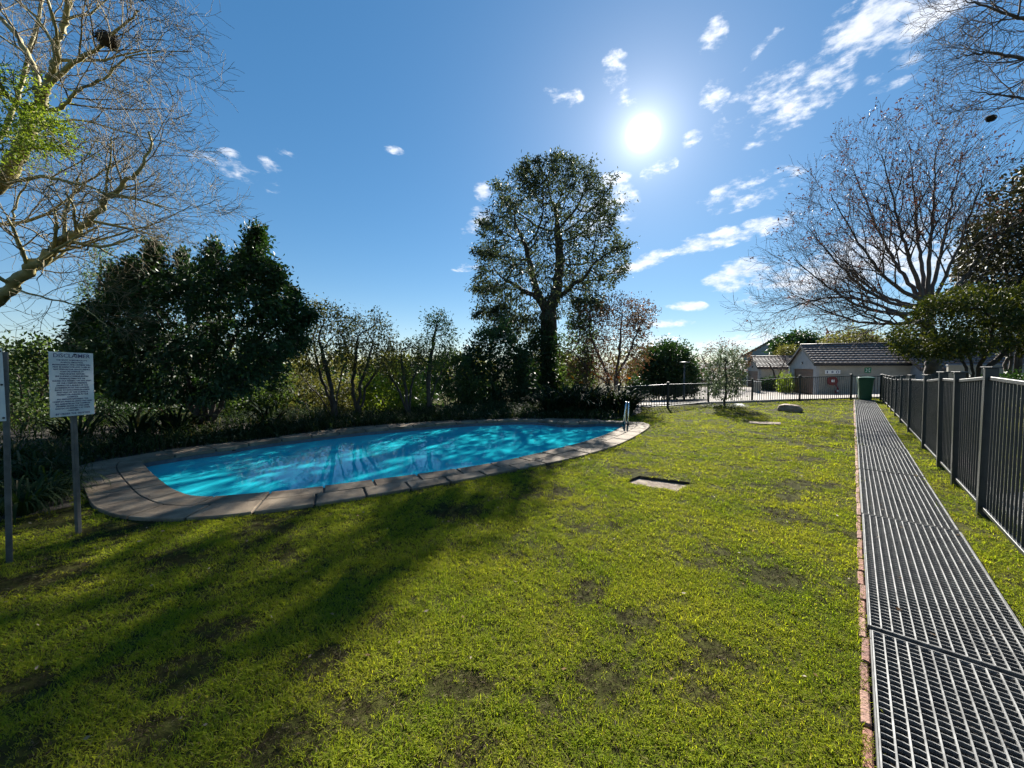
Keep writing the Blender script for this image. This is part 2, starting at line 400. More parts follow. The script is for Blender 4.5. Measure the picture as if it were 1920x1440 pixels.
O_C = [q for q in resample(catmull([v2(G(*p, CZ)) for p in O_PX]), 400)[0]]
def ray_out(p, d, poly):
    best = None
    for i in range(len(poly)):
        a = poly[i]; e = poly[(i + 1) % len(poly)] - a
        den = d.x * e.y - d.y * e.x
        if abs(den) < 1e-9: continue
        w = a - p; t = (w.x * e.y - w.y * e.x) / den; u = (w.x * d.y - w.y * d.x) / den
        if t > 0 and 0 <= u <= 1 and (best is None or t < best): best = t
    return best
ctr = sum(I_C, Vector((0, 0))) / NS
nor = []
for i in range(NS):
    acc = Vector((0, 0))
    for k in range(-9, 10):
        t = I_C[(i + k + 1) % NS] - I_C[(i + k - 1) % NS]; acc += Vector((t.y, -t.x)).normalized()
    n = acc.normalized()
    if n.dot(I_C[i] - ctr) < 0: n = -n
    nor.append(n)
wid = np.array([min(2.4, max(.24, ray_out(I_C[i], nor[i], O_C) or .3)) for i in range(NS)])
for _ in range(4): wid = (np.roll(wid, 1) + wid * 2 + np.roll(wid, -1)) / 4
OUT_C = [I_C[i] + nor[i] * wid[i] for i in range(NS)]
MID_C = [I_C[i] + nor[i] * .12 for i in range(NS)]

def sheet(name, outer, holes, zoff, m, follow=True, parent=None):
    bm = bmesh.new()
    for loop in [outer] + holes:
        vs = [bm.verts.new((p[0], p[1], 0)) for p in loop]
        for i in range(len(vs)): bm.edges.new((vs[i], vs[(i + 1) % len(vs)]))
    bmesh.ops.triangle_fill(bm, use_beauty=True, use_dissolve=False, edges=bm.edges[:])
    if follow:
        for s in (S1, S2):
            q = S_N * (S_0 + s)
            bmesh.ops.bisect_plane(bm, geom=bm.verts[:] + bm.edges[:] + bm.faces[:], plane_co=(q.x, q.y, 0), plane_no=(S_N.x, S_N.y, 0))
    for v in bm.verts: v.co.z = (hgt(v.co.x, v.co.y) if follow else 0) + zoff
    bmesh.ops.recalc_face_normals(bm, faces=bm.faces)
    for f in bm.faces:
        if f.normal.z < 0: f.normal_flip()
    me = bpy.data.meshes.new(name); bm.to_mesh(me); bm.free()
    return link(name, me, m, parent)

SL1 = [(1199,892),(1300,905),(1268,921),(1167,903)]
P_L, P_R = .125, .775
A_START, PANEL = -1.63, 2.33
A_END = A_START + 11 * PANEL
channel = [AP(A_START, P_L - .02), AP(A_END, P_L - .02), AP(A_END, P_R + .02), AP(A_START, P_R + .02)]
B = 3000
ground = sheet('lawn', [(-B, -B), (B, -B), (B, B), (-B, B)], [MID_C, channel, [G(*q) for q in SL1]], 0, M['turf']); tag(ground, kind='structure')

# garden bed behind the pool
bedpx = [G(-420, 1040), G(0, 979), G(134, 950)]
far = []
i0 = min(range(NS), key=lambda i: (MID_C[i] - v2(G(200, 900))).length)
i1 = min(range(NS), key=lambda i: (MID_C[i] - v2(G(1130, 788))).length)
step = -1 if nor[(i0 - 12) % NS].y > nor[(i0 + 12) % NS].y else 1
i = i0
while i != i1:
    far.append(OUT_C[i] - nor[i] * .08); i = (i + step) % NS
bed_poly = [(p.x, p.y) for p in bedpx] + [(p.x, p.y) for p in far[4:]] + [(p.x, p.y) for p in (G(1185, 782), G(1205, 772), G(1196, 757))] + [(2.2, 21), (-3, 19), (-14, 15), (-30, 12), (-30, 1)]
bed = sheet('garden_bed', bed_poly, [], .004, M['soil']); tag(bed, kind='structure')
road_px = [(1180,757),(1206,749),(1232,742),(1262,737.5),(1302,734),(1318,731.5)]
road_poly = [T(*p) for p in road_px] + [Vector((20, 46, 0)), Vector((40, 46, 0)), Vector((44, 27, 0)), Vector((21.5, 19.6, 0)), Vector((17.6, 18.65, 0)), Vector((13.0, 17.35, 0)), Vector((8.4, 16.1, 0)), Vector((5.0, 14.6, 0))]
road = sheet('road', [(p.x, p.y) for p in road_poly], [], .006, M['paving']); tag(road, kind='structure')
isl = catmull([v2(p) for p in (T(1256,755), T(1285,749), T(1312,751.5), T(1300,756.5), T(1262,760))], 5)
tag(sheet('road_verge', isl, [], .010, M['soil']), kind='structure')
kerb = empty('kerb', (0, 0, 0)); tag(kerb, kind='structure')
edge = [Vector((21.5, 19.6)), Vector((17.6, 18.65)), Vector((13.0, 17.35)), Vector((8.4, 16.1)), Vector((5.0, 14.6)), Vector((3.6, 14.0))]
for a, b in zip(edge, edge[1:]):
    n = max(1, int((b - a).length / 1.0))
    for k in range(n):
        p = a.lerp(b, k / n); q = a.lerp(b, (k + .985) / n)
        MB().beam((p.x, p.y, hgt(p.x, p.y) + .02), (q.x, q.y, hgt(q.x, q.y) + .02), .13, .12).build('kerb_stone', M['paving'], kerb, bevel=.01)
grav = [AP(-2, 1.25), AP(7.2, 1.25), AP(8.4, 2.2), AP(6.5, 2.9), AP(-2, 2.6)]
tag(sheet('gravel_strip', [(p.x, p.y) for p in grav], [], .004, M['gravel']), kind='structure')

# far tree belt and hills
def ridge(name, y, h0, h1, x0, x1, seed, m, n=160):
    r = random.Random(seed); V = []; F = []
    for i in range(n):
        x = x0 + (x1 - x0) * i / (n - 1)
        z = h0 + (h1 - h0) * (.5 + .5 * mnoise.fractal(Vector((x * 8 / (x1 - x0), seed, 0)), .8, 2.1, 5))
        V += [(x, y, -8), (x, y + 3 * (h1 + 2), z), (x, y + 30 * (h1 + 2), -8)]
    for i in range(n - 1):
        a = 3 * i; F += [(a, a + 3, a + 4, a + 1), (a + 1, a + 4, a + 5, a + 2)]
    o = link(name, arrmesh(name, V, F), m); return o
M['hill'] = mat('far wooded hill', (.05,.065,.06), (.10,.115,.10), .02, .95)
tag(ridge('hills', 420, -1, 9, -1500, 1500, 5, M['hill']), kind='structure')

# ------------------------------------------------------------------ pool
pool = empty('swimming_pool', (ctr.x, ctr.y, 0), label='kidney shaped swimming pool with bright blue water and stone coping', cat='swimming pool')
PO = Vector((ctr.x, ctr.y, 0))
def lp(p, z): return (p.x - PO.x, p.y - PO.y, z)
WZ = -.10
def floor_z(p):
    t = (p.x - p.y * .1 + 5) / 8.0; return -1.25 + .45 * min(1, max(0, t))
sh = MB(); RING = [I_C[i] for i in range(0, NS, 2)]; n = len(RING)
vt = [lp(p, -.02) for p in RING]; vb = [lp(p, floor_z(p) + .18) for p in RING]; vc = [lp(p - nor[2 * i] * .2, floor_z(p)) for i, p in enumerate(RING)]
sh.add(vt + vb + vc, [(i, (i + 1) % n, n + (i + 1) % n, n + i) for i in range(n)] + [(n + i, n + (i + 1) % n, 2 * n + (i + 1) % n, 2 * n + i) for i in range(n)])
bm = bmesh.new()
vs = [bm.verts.new(v) for v in sh.v]
for f in sh.f: bm.faces.new([vs[i] for i in f])
es = [bm.edges.get((vs[2 * n + i], vs[2 * n + (i + 1) % n])) for i in range(n)]
bmesh.ops.triangle_fill(bm, use_beauty=True, edges=es)
bmesh.ops.recalc_face_normals(bm, faces=bm.faces)
me = bpy.data.meshes.new('shell'); bm.to_mesh(me); bm.free(); link('shell', me, M['shell'], pool)
wat = sheet('water', [(p.x - PO.x, p.y - PO.y) for p in RING], [], WZ, M['water'], False, pool)
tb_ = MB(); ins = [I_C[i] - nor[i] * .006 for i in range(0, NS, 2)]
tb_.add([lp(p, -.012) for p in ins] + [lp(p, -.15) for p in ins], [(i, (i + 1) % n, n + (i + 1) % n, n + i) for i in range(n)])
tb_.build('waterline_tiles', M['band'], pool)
# entry steps at the right end
def clip(poly, nrm, c):
    out = []
    for i in range(len(poly)):
        a = poly[i]; b = poly[(i + 1) % len(poly)]; da = a.dot(nrm) - c; db = b.dot(nrm) - c
        if da >= 0: out.append(a)
        if (da >= 0) != (db >= 0): out.append(a + (b - a) * (da / (da - db)))
    return out
sn = Vector((.62, .785)); s0 = max(p.dot(sn) for p in RING)
small = [I_C[i] - nor[i] * .012 for i in range(0, NS, 2)]
for k, (w_, z) in enumerate(((.45, -.30), (.80, -.50), (1.15, -.70))):
    q = clip(small, sn, s0 - w_)
    if len(q) > 3: MB().prism([(p.x - PO.x, p.y - PO.y) for p in q], -1.2, z).build('entry_step', M['shell'], pool)
# mortar bed and coping stones
mb = MB()
vs = [lp(I_C[i] - nor[i] * .0, z) for z in (-.06, .016) for i in range(NS)] + [lp(OUT_C[i] - nor[i] * .03, z) for z in (.016, -.06) for i in range(NS)]
fs = [(k * NS + i, k * NS + (i + 1) % NS, (k + 1) * NS + (i + 1) % NS, (k + 1) * NS + i) for k in range(3) for i in range(NS)]
mb.add(vs, fs); mb.build('mortar_bed', M['mortar'], pool)
seg = I_LEN / NS
def stones(inner_f, outer_f, length, phase, minw, name):
    k = phase
    while k < NS + phase - 1:
        w0 = outer_f(k % NS) - inner_f(k % NS)
        if w0 < minw: k += 1; continue
        mean_r = .5 * (inner_f(k % NS) + outer_f(k % NS))
        # arc length at mid radius
        L_ = 0; j = k
        while L_ < length and j < NS + phase:
            a = I_C[j % NS] + nor[j % NS] * mean_r; b = I_C[(j + 1) % NS] + nor[(j + 1) % NS] * mean_r
            L_ += max((a - b).length, 1e-4); j += 1
        idx = [i % NS for i in range(k, j + 1)]
        if outer_f(idx[-1]) - inner_f(idx[-1]) < minw * .8: k = j; continue
        def edge_pts(fn):
            P = [I_C[i] + nor[i] * fn(i) for i in idx]
            g = .013
            d0 = (P[1] - P[0]); d1 = (P[-2] - P[-1])
            P[0] = P[0] + d0 * min(.45, g / max(d0.length, 1e-5)); P[-1] = P[-1] + d1 * min(.45, g / max(d1.length, 1e-5))
            return P
        a = edge_pts(inner_f); b = edge_pts(outer_f)
        dz = random.uniform(-.003, .003)
        poly = [(p.x - PO.x, p.y - PO.y) for p in a] + [(p.x - PO.x, p.y - PO.y) for p in reversed(b)]
        MB().prism(poly, -.03, CZ + dz).build(name, M['coping'], pool, bevel=.006)
        k = j
IN_W = lambda i: min(.27, wid[i] if wid[i] < .42 else .27)
stones(lambda i: -.03, lambda i: IN_W(i) - .006, .58, 0, .1, 'coping_stone')
stones(lambda i: IN_W(i) + .006, lambda i: wid[i], .52, 3, .14, 'paving_slab')
# grab rails of the ladder
for k, dd in enumerate((0, .38)):
    base = G(1172, 798, 0)
    ie = min(range(NS), key=lambda i: (I_C[i] - v2(base)).length)
ie = min(range(NS), key=lambda i: (I_C[i] - v2(G(1173, 799))).length)
lad = empty('pool_ladder', (I_C[ie].x, I_C[ie].y, CZ), label='stainless steel ladder grab rails at the end of the pool', cat='ladder')
vd = Vector((.24, .97)).normalized(); tn = Vector((vd.y, -vd.x))
for sgn, top_ in ((-1, .585), (1, .575)):
    o = tn * (.045 * sgn); pts = []
    for u, z, k in ((-.10, -.02, -.03), (-.10, .15, -.02), (-.09, .32, 0), (-.05, top_ - .06, .03), (.04, top_, .045), (.14, top_ - .05, .045), (.20, .36, .04), (.22, .1, .03), (.22, -.35, .02), (.22, -.75, .02)):
        q = vd * u + o + tn * k * (1 if sgn < 0 else .2); pts.append(Vector((q.x, q.y, z)))
    MB().tube(catmull(pts, 4, False), .019, 10).build('grab_rail', M['steel'], lad, True)
    q = vd * -.10 + o + tn * -.03 * (1 if sgn < 0 else .2)
    MB().tube([(q.x, q.y, -.005), (q.x, q.y, .10)], .026, 12).build('sleeve', M['metal_dark'], lad, True)
for z in (-.35, -.6):
    a = vd * .22 + tn * -.07; b = vd * .22 + tn * .07
    MB().beam((a.x, a.y, z), (b.x, b.y, z), .07, .03).build('tread', M['steel'], lad)

# ------------------------------------------------------------------ grating walkway
def grating_meshes():
    Lg, Wd = PANEL - .045, P_R - P_L; zt = .034
    bars = MB(); nb = 15
    for i in range(nb):
        y = -Wd / 2 + Wd * i / (nb - 1); bars.box((Lg / 2, y, zt - .016), (Lg, .0065 if 0 < i < nb - 1 else .006, .032))
    cr = MB(); nc = 57
    for i in range(nc):
        x = .012 + (Lg - .024) * i / (nc - 1)
        # wavy cross rod: dips between the bars
        for j in range(nb - 1):
            y0 = -Wd / 2 + Wd * j / (nb - 1); y1 = y0 + Wd / (nb - 1); ym = (y0 + y1) / 2
            cr.beam((x, y0, zt - .013), (x + .006, ym, zt - .015), .004, .018); cr.beam((x + .006, ym, zt - .015), (x, y1, zt - .013), .004, .018)
    fr = MB()
    for x in (0, Lg): fr.box((x, 0, zt - .019), (.007, Wd, .036))
    for y in (-Wd / 2 - .008, Wd / 2 + .008): fr.box((Lg / 2, y, zt - .02), (Lg, .006, .038))
    return bars.mesh('bearing_bars'), cr.mesh('cross_rods'), fr.mesh('frame')
gb, gc_, gf = grating_meshes()
ang_a = math.atan2(A_DIR.y, A_DIR.x)
ORD = ['first', 'second', 'third', 'fourth', 'fifth', 'sixth', 'seventh', 'eighth', 'ninth', 'tenth', 'eleventh']
for k in range(1, 11):
    c = AP(A_START + k * PANEL, (P_L + P_R) / 2, random.uniform(-.003, .003))
    nm = 'nearest panel, cut by the bottom edge' if k == 1 else ('last panel, ending at the green bin' if k == 10 else ORD[k - 1] + ' panel counted from the bottom of the photo')
    g = empty('walkway_grating', c, ang_a + random.uniform(-.003, .003), label='galvanised metal grating of the walkway, ' + nm, cat='grating', group='grating panels of the walkway')
    link('bearing_bars', gb, M['galv'], g); link('cross_rods', gc_, M['galv_dark'], g); link('frame', gf, M['galv_frame'], g)
# channel under the grating, brick edging
ch = empty('drain_channel'); tag(ch, kind='structure')
for p0, p1, z0, z1, nm in ((P_L - .02, P_R + .02, -.2, -.2, 'channel_floor'), (P_L - .02, P_L - .02, -.2, .0, 'channel_side'), (P_R + .02, P_R + .02, -.2, .0, 'channel_side')):
    if p0 == p1: q = [AP(A_START, p0, z0), AP(A_END, p0, z0), AP(A_END, p0, z1), AP(A_START, p0, z1)]
    else: q = [AP(A_START, p0, z0), AP(A_END, p0, z0), AP(A_END, p1, z0), AP(A_START, p1, z0)]
    MB().add(q, [(0, 1, 2, 3)]).build(nm, M['soil'], ch)
M['brick'] = [mat('brick a', (.17,.065,.04), (.27,.12,.078), 18, .85, .5, 60), mat('brick b', (.13,.058,.042), (.23,.105,.07), 18, .85, .5, 60), mat('brick c', (.20,.10,.068), (.30,.17,.12), 18, .85, .5, 60)]
def bricks(label, p, rnd, amax, z):
    e = empty('brick_edging', AP(0, p), label=label, cat='brick edging')
    meshes = []
    for m_ in M['brick']:
        me = MB().box((0, 0, 0), (.228, .034, .09)).mesh('brick', .006); me.materials.append(m_); meshes.append(me)
    a = A_START + .1
    while a < amax:
        o = link('brick', rnd.choice(meshes), None, e)
        o.location = AP(a, rnd.uniform(-.006, .006), z + rnd.uniform(-.006, .004)); o.rotation_euler = (rnd.uniform(-.04, .04), 0, ang_a + rnd.uniform(-.02, .02)); a += .24
bricks('line of red bricks along the lawn side of the grating', P_L - .029, random.Random(4), A_END - .1, -.032)

# ------------------------------------------------------------------ fences
post_me = {}
def fence(name, label, posts, pw, gaps, low=.10, rail_drop=.10, capw=.02):
    """posts: list of (x, y, height, lean along x)"""
    root = empty(name, (posts[0][0], posts[0][1], 0), label=label, cat='fence')
    O = Vector((posts[0][0], posts[0][1], 0))
    for (x, y, h, lean) in posts:
        d = A_DIR if pw > .07 else Vector((S_N.y, -S_N.x))
        z0 = hgt(x, y); top = Vector((x, y, z0 + h)) + Vector((lean, lean * .4, 0)); bot = Vector((x, y, z0 - .05))
        up = Vector((d.x, d.y, 0))
        po = MB().beam(bot - O, top - O, pw, pw, up).build('post', M['metal_dark'], root, bevel=.003)
        MB().box((0, 0, 0), (pw + capw, pw + capw, .018)).build('cap', M['metal_dark'], po, bevel=.005).location = top - O + Vector((0, 0, .009))
    for k in range(len(posts) - 1):
        if k in gaps: continue
        a, b = posts[k], posts[k + 1]
        A0 = Vector((a[0], a[1], hgt(a[0], a[1]))) - O; B0 = Vector((b[0], b[1], hgt(b[0], b[1]))) - O
        u = (B0 - A0); ln = Vector((u.x, u.y)).length; t = u.normalized()
        ha, hb = a[2] - rail_drop, b[2] - rail_drop
        la = Vector((a[3], a[3] * .4, 0)); lb = Vector((b[3], b[3] * .4, 0))
        ra0 = A0 + la * .9 + Vector((0, 0, ha)) + t * pw / 2; rb0 = B0 + lb * .9 + Vector((0, 0, hb)) - t * pw / 2
        rl0 = A0 + Vector((0, 0, low)) + t * pw / 2; rl1 = B0 + Vector((0, 0, low)) - t * pw / 2
        MB().beam(ra0, rb0, .04, .035).build('rail', M['metal_dark'], root, bevel=.003)
        MB().beam(rl0, rl1, .04, .035).build('rail', M['metal_dark'], root, bevel=.003)
        n = max(2, round(ln / .112))
        for i in range(1, n):
            f = i / n; p = rl0.lerp(rl1, f); q = ra0.lerp(rb0, f)
            MB().beam(p + Vector((0, 0, .012)), q - Vector((0, 0, .012)), .016, .016, Vector((t.x, t.y, 0))).build('picket', M['metal_dark'], root)
side = []
for px, py, ytop, lean in ((1833,969,690.7,0),(1785,911,699,-.06),(1759,878,699,-.06),(1724,843,704,-.03),(1705,811,704,-.02),(1689,793,705,-.01),(1676,781,706,0),(1668.5,772,706,0),(1662.5,765,705,0),(1657.5,759,704,0),(1653,754.5,703,0),(1650,751,702,0)):
    g = G(px, py); d = g.y; H = (W(px, ytop, d) - g).z
    a = g.x * A_DIR.x + g.y * A_DIR.y
    q = AP(a + .04, 1.055); side.append((q.x, q.y, H, lean))
q = AP(side[0][0] * A_DIR.x + side[0][1] * A_DIR.y - 2.0, 1.055); q2 = AP(side[0][0] * A_DIR.x + side[0][1] * A_DIR.y - 4.2, 1.055)
fence('metal_fence', 'charcoal metal picket fence beside the grating walkway', [(q2.x, q2.y, 1.5, 0), (q.x, q.y, 1.5, 0)] + side, .09, ())
back = []
for px, py, ytop in ((1160,768,722),(1252,765,717),(1328,756,714),(1410,753,709),(1499,752,704),(1595,750,702)):
    g = G(px, py); back.append((g.x, g.y, (W(px, ytop, g.y) - g).z, 0))
back.append((side[-1][0] - .12, side[-1][1] - .05, 1.18, 0))
fence('metal_fence', 'dark thin metal fence across the far end of the lawn', back, .065, (), .08, .08)

# ------------------------------------------------------------------ signs
def text_mesh(txt, size, extr=.001):
    cu = bpy.data.curves.new('txt', 'FONT'); cu.body = txt; cu.size = size; cu.align_x = 'CENTER'; cu.align_y = 'CENTER'; cu.extrude = extr; cu.offset = size * .002
    cu.resolution_u = 2
    o = bpy.data.objects.new('txt', cu); me = bpy.data.meshes.new_from_object(o)
    bpy.data.objects.remove(o); bpy.data.curves.remove(cu); return me
def board_sign(name, label, foot, boardc, yaw, w, h, roll, post_off, lines, corner_bolts):
    root = empty(name, foot, label=label, cat='sign'); F = Vector(foot)
    # the post is a square tube behind the board
    Mx = Matrix.Translation(Vector(boardc) - F) @ Matrix.Rotation(yaw, 4, 'Z') @ Matrix.Rotation(R(90), 4, 'X') @ Matrix.Rotation(roll, 4, 'Z')
    top = Mx @ Vector((post_off, h / 2 - .03, -.035))
    MB().beam((0, 0, -.1), top, .034, .034, Vector((math.cos(yaw), math.sin(yaw), 0))).build('post', M['post'], root, bevel=.004)
    bd = MB().box((0, 0, 0), (w, h, .004)).build('board', M['board'], root); bd.matrix_local = Mx
    for y, sz, t in lines:
        me = text_mesh(t, sz); me.materials.append(M['ink'])
        xs = [v.co.x for v in me.vertices]; wd = max(xs) - min(xs)
        o = link('lettering', me, None, bd); o.location = (0, y, .003)
        if wd > w * .92: o.scale = (w * .92 / wd, 1, 1)
    for x, y in corner_bolts:
        o = MB().tube([(0, 0, 0), (0, 0, .006)], .008, 8).build('bolt', M['metal_dark'], bd); o.location = (x, y, .002)
    return root
TXT = ["THE BODY CORPORATE, IT'S", "AGENTS, EMPLOYEES,", "MANAGEMENT AND OWNERS WILL", "NOT BE LIABLE FOR ANY CLAIM BY", "ANY PERSON FOR DEATH, INJURY,", "LOSS OR DAMAGE OF",
       "WHATSOEVER NATURE", "(INCLUDING CONSEQUENTIAL", "DAMAGE) DIRECTLY OR", "INDIRECTLY ARISING ON ANY PART", "OF THE COMPLEX PREMISES,", "ARISING AS A RESULT OF THE",
       "COMMISSION OF THE OWNERS", "RIGHT TO SUCH PERSON USING", "ANY PART OF THE COMPLEX", "PREMISES OR PERSON AT THE", "COMPLEX.", "ALL PERSONS ENTERING THE", "COMPLEX AND/OR USING ANY AND",
       "ALL AMENITIES IN THE COMPLEX", "PREMISES ENTER TO THE SAME", "AND DO SO ENTIRELY AT THEIR", "OWN RISK"]
H_B = .575
lines = [(H_B / 2 - .033, .050, 'DISCLAIMER')]
for i, t in enumerate(TXT): lines.append((H_B / 2 - .072 - i * .0206, .0175, t))
lines.append((-H_B / 2 + .022, .022, 'BY ORDER THE TRUSTEES'))
foot = G(147, 1000)
pl = W(92.5, 721, 3.33); pr = W(175.5, 719.5, 3.655); bc = (pl + pr) / 2
yaw = math.atan2(pr.y - pl.y, pr.x - pl.x)
board_sign('notice_sign', 'white disclaimer notice board on grey post at the pool corner', foot, bc, yaw, (pr - pl).length, H_B, R(-1.2), .02, lines, ((.02, .27),))
foot2 = G(17, 1055); bl = W(-70, 722, 2.86); br = W(8, 722, 3.0); bc2 = (bl + br) / 2
board_sign('notice_sign', 'white board on grey post cut off by the left edge', foot2, bc2, math.atan2(br.y - bl.y, br.x - bl.x), (br - bl).length, .57, 0, (br - bl).length / 2 + .01, [],
           (((br - bl).length / 2 - .012, .26), ((br - bl).length / 2 - .012, 0), ((br - bl).length / 2 - .012, -.26)))

# ------------------------------------------------------------------ bin, slabs, rock, lamp
def wheelie(loc, rz):
    root = empty('wheelie_bin', loc, rz, label='dark green wheelie bin at the end of the grating walkway', cat='bin')
    secs = [(.0, .40, .42), (.06, .42, .46), (.90, .54, .62), (.93, .57, .66), (.98, .57, .66)]
    vs = []; fs = []
    for z, w, d in secs:
        for k in range(16):
            t = 2 * math.pi * (k + .5) / 16; c, s = math.cos(t), math.sin(t)
            e = .28
            vs.append((math.copysign(abs(c) ** e, c) * w / 2, math.copysign(abs(s) ** e, s) * d / 2, z))
    for i in range(len(secs) - 1):
        for k in range(16): fs.append((i * 16 + k, i * 16 + (k + 1) % 16, (i + 1) * 16 + (k + 1) % 16, (i + 1) * 16 + k))
    fs.append(tuple(range(15, -1, -1)))
    MB().add(vs, fs).build('body', M['bin'], root)
    lid = MB(); nu, nv = 8, 8
    vs = [(-.30 + .60 * i / nu, -.36 + .72 * j / nv, .985 + .075 * math.sin(math.pi * min(1, (j + .6) / nv)) * (1 - (2 * i / nu - 1) ** 4 * .5)) for i in range(nu + 1) for j in range(nv + 1)]
    fs = [(i * (nv + 1) + j, (i + 1) * (nv + 1) + j, (i + 1) * (nv + 1) + j + 1, i * (nv + 1) + j + 1) for i in range(nu) for j in range(nv)]
    o = lid.add(vs, fs).build('lid', M['bin'], root, True); sm = o.modifiers.new('s', 'SOLIDIFY'); sm.thickness = .02
    MB().tube([(-.24, .39, .98), (.24, .39, .98)], .016, 8).build('handle', M['bin'], root, True)
    for x in (-.25, .25):
        MB().tube([(x - .025, .24, .10), (x + .025, .24, .10)], .10, 16).build('wheel', M['rubber'], root)
bp = G(1621, 750.5)
wheelie((bp.x, bp.y, .03), ang_a - R(90) + .1)

def slab(name, label, px, z0, z1, m):
    P = [G(*p) for p in px]; c = sum(P, Vector((0, 0, 0))) / 4
    o = MB().prism([(p.x - c.x, p.y - c.y) for p in P], z0, z1).build(name, m, bevel=.006); o.location = c
    return tag(o, label, 'slab')
slab('concrete_cover', 'square weathered concrete cover sunk in the lawn beside the pool', SL1, -.09, -.035, M['concrete'])
pw_ = [G(*q) for q in SL1]; pw_ = pw_ + [Vector((q.x, q.y, -.1)) for q in pw_]
tag(MB().add(pw_, [(i, (i + 1) % 4, 4 + (i + 1) % 4, 4 + i) for i in range(4)]).build('soil_edge', M['soil']), kind='structure')
SL2 = [(1404,792.5),(1464,794),(1464,798),(1408,796)]
slab('concrete_cover', 'thin pale concrete slab in the lawn below the rock', SL2, -.05, .035, M['concrete'])
SL3 = [(1378,758),(1392,758),(1397,762),(1382,762)]
slab('drain_cover', 'small dark cover in the lawn beside the young tree', SL3, -.05, .03, M['metal_dark'])
def rock():
    bm = bmesh.new(); bmesh.ops.create_icosphere(bm, subdivisions=4, radius=1)
    for v in bm.verts:
        n = mnoise.fractal(v.co * 1.3 + Vector((3, 1, 7)), .9, 2, 5); v.co *= 1 + .22 * n
        if v.co.z > .45: v.co.z = .45 + (v.co.z - .45) * .45
    me = bpy.data.meshes.new('rock'); bm.to_mesh(me); bm.free()
    o = link('rock', me, M['rock'], smooth=True); p = G(1486, 772); o.location = (p.x, p.y + .1, .07); o.scale = (.34, .28, .25); o.rotation_euler = (0, .05, -.5)
    tag(o, 'low brown boulder half buried in the lawn near the back fence', 'rock')
rock()
lpos = T(1282, 752); lpos = Vector((lpos.x, lpos.y, hgt(lpos.x, lpos.y)))
lamp = empty('street_lamp', lpos, label='slim grey lamp post with flat round head beyond the far fence', cat='street lamp')
ltop = (W(1280, 681, lpos.y) - lpos).z
MB().tube([(0, 0, 0), (0, 0, .5), (0, 0, .52), (0, 0, ltop)], [.055, .055, .04, .035], 10).build('pole', M['post'], lamp, True)
MB().tube([(0, 0, ltop), (0, 0, ltop + .03), (0, 0, ltop + .07), (0, 0, ltop + .09)], [.08, .28, .26, .05], 16).build('lamp_head', M['post'], lamp, True)

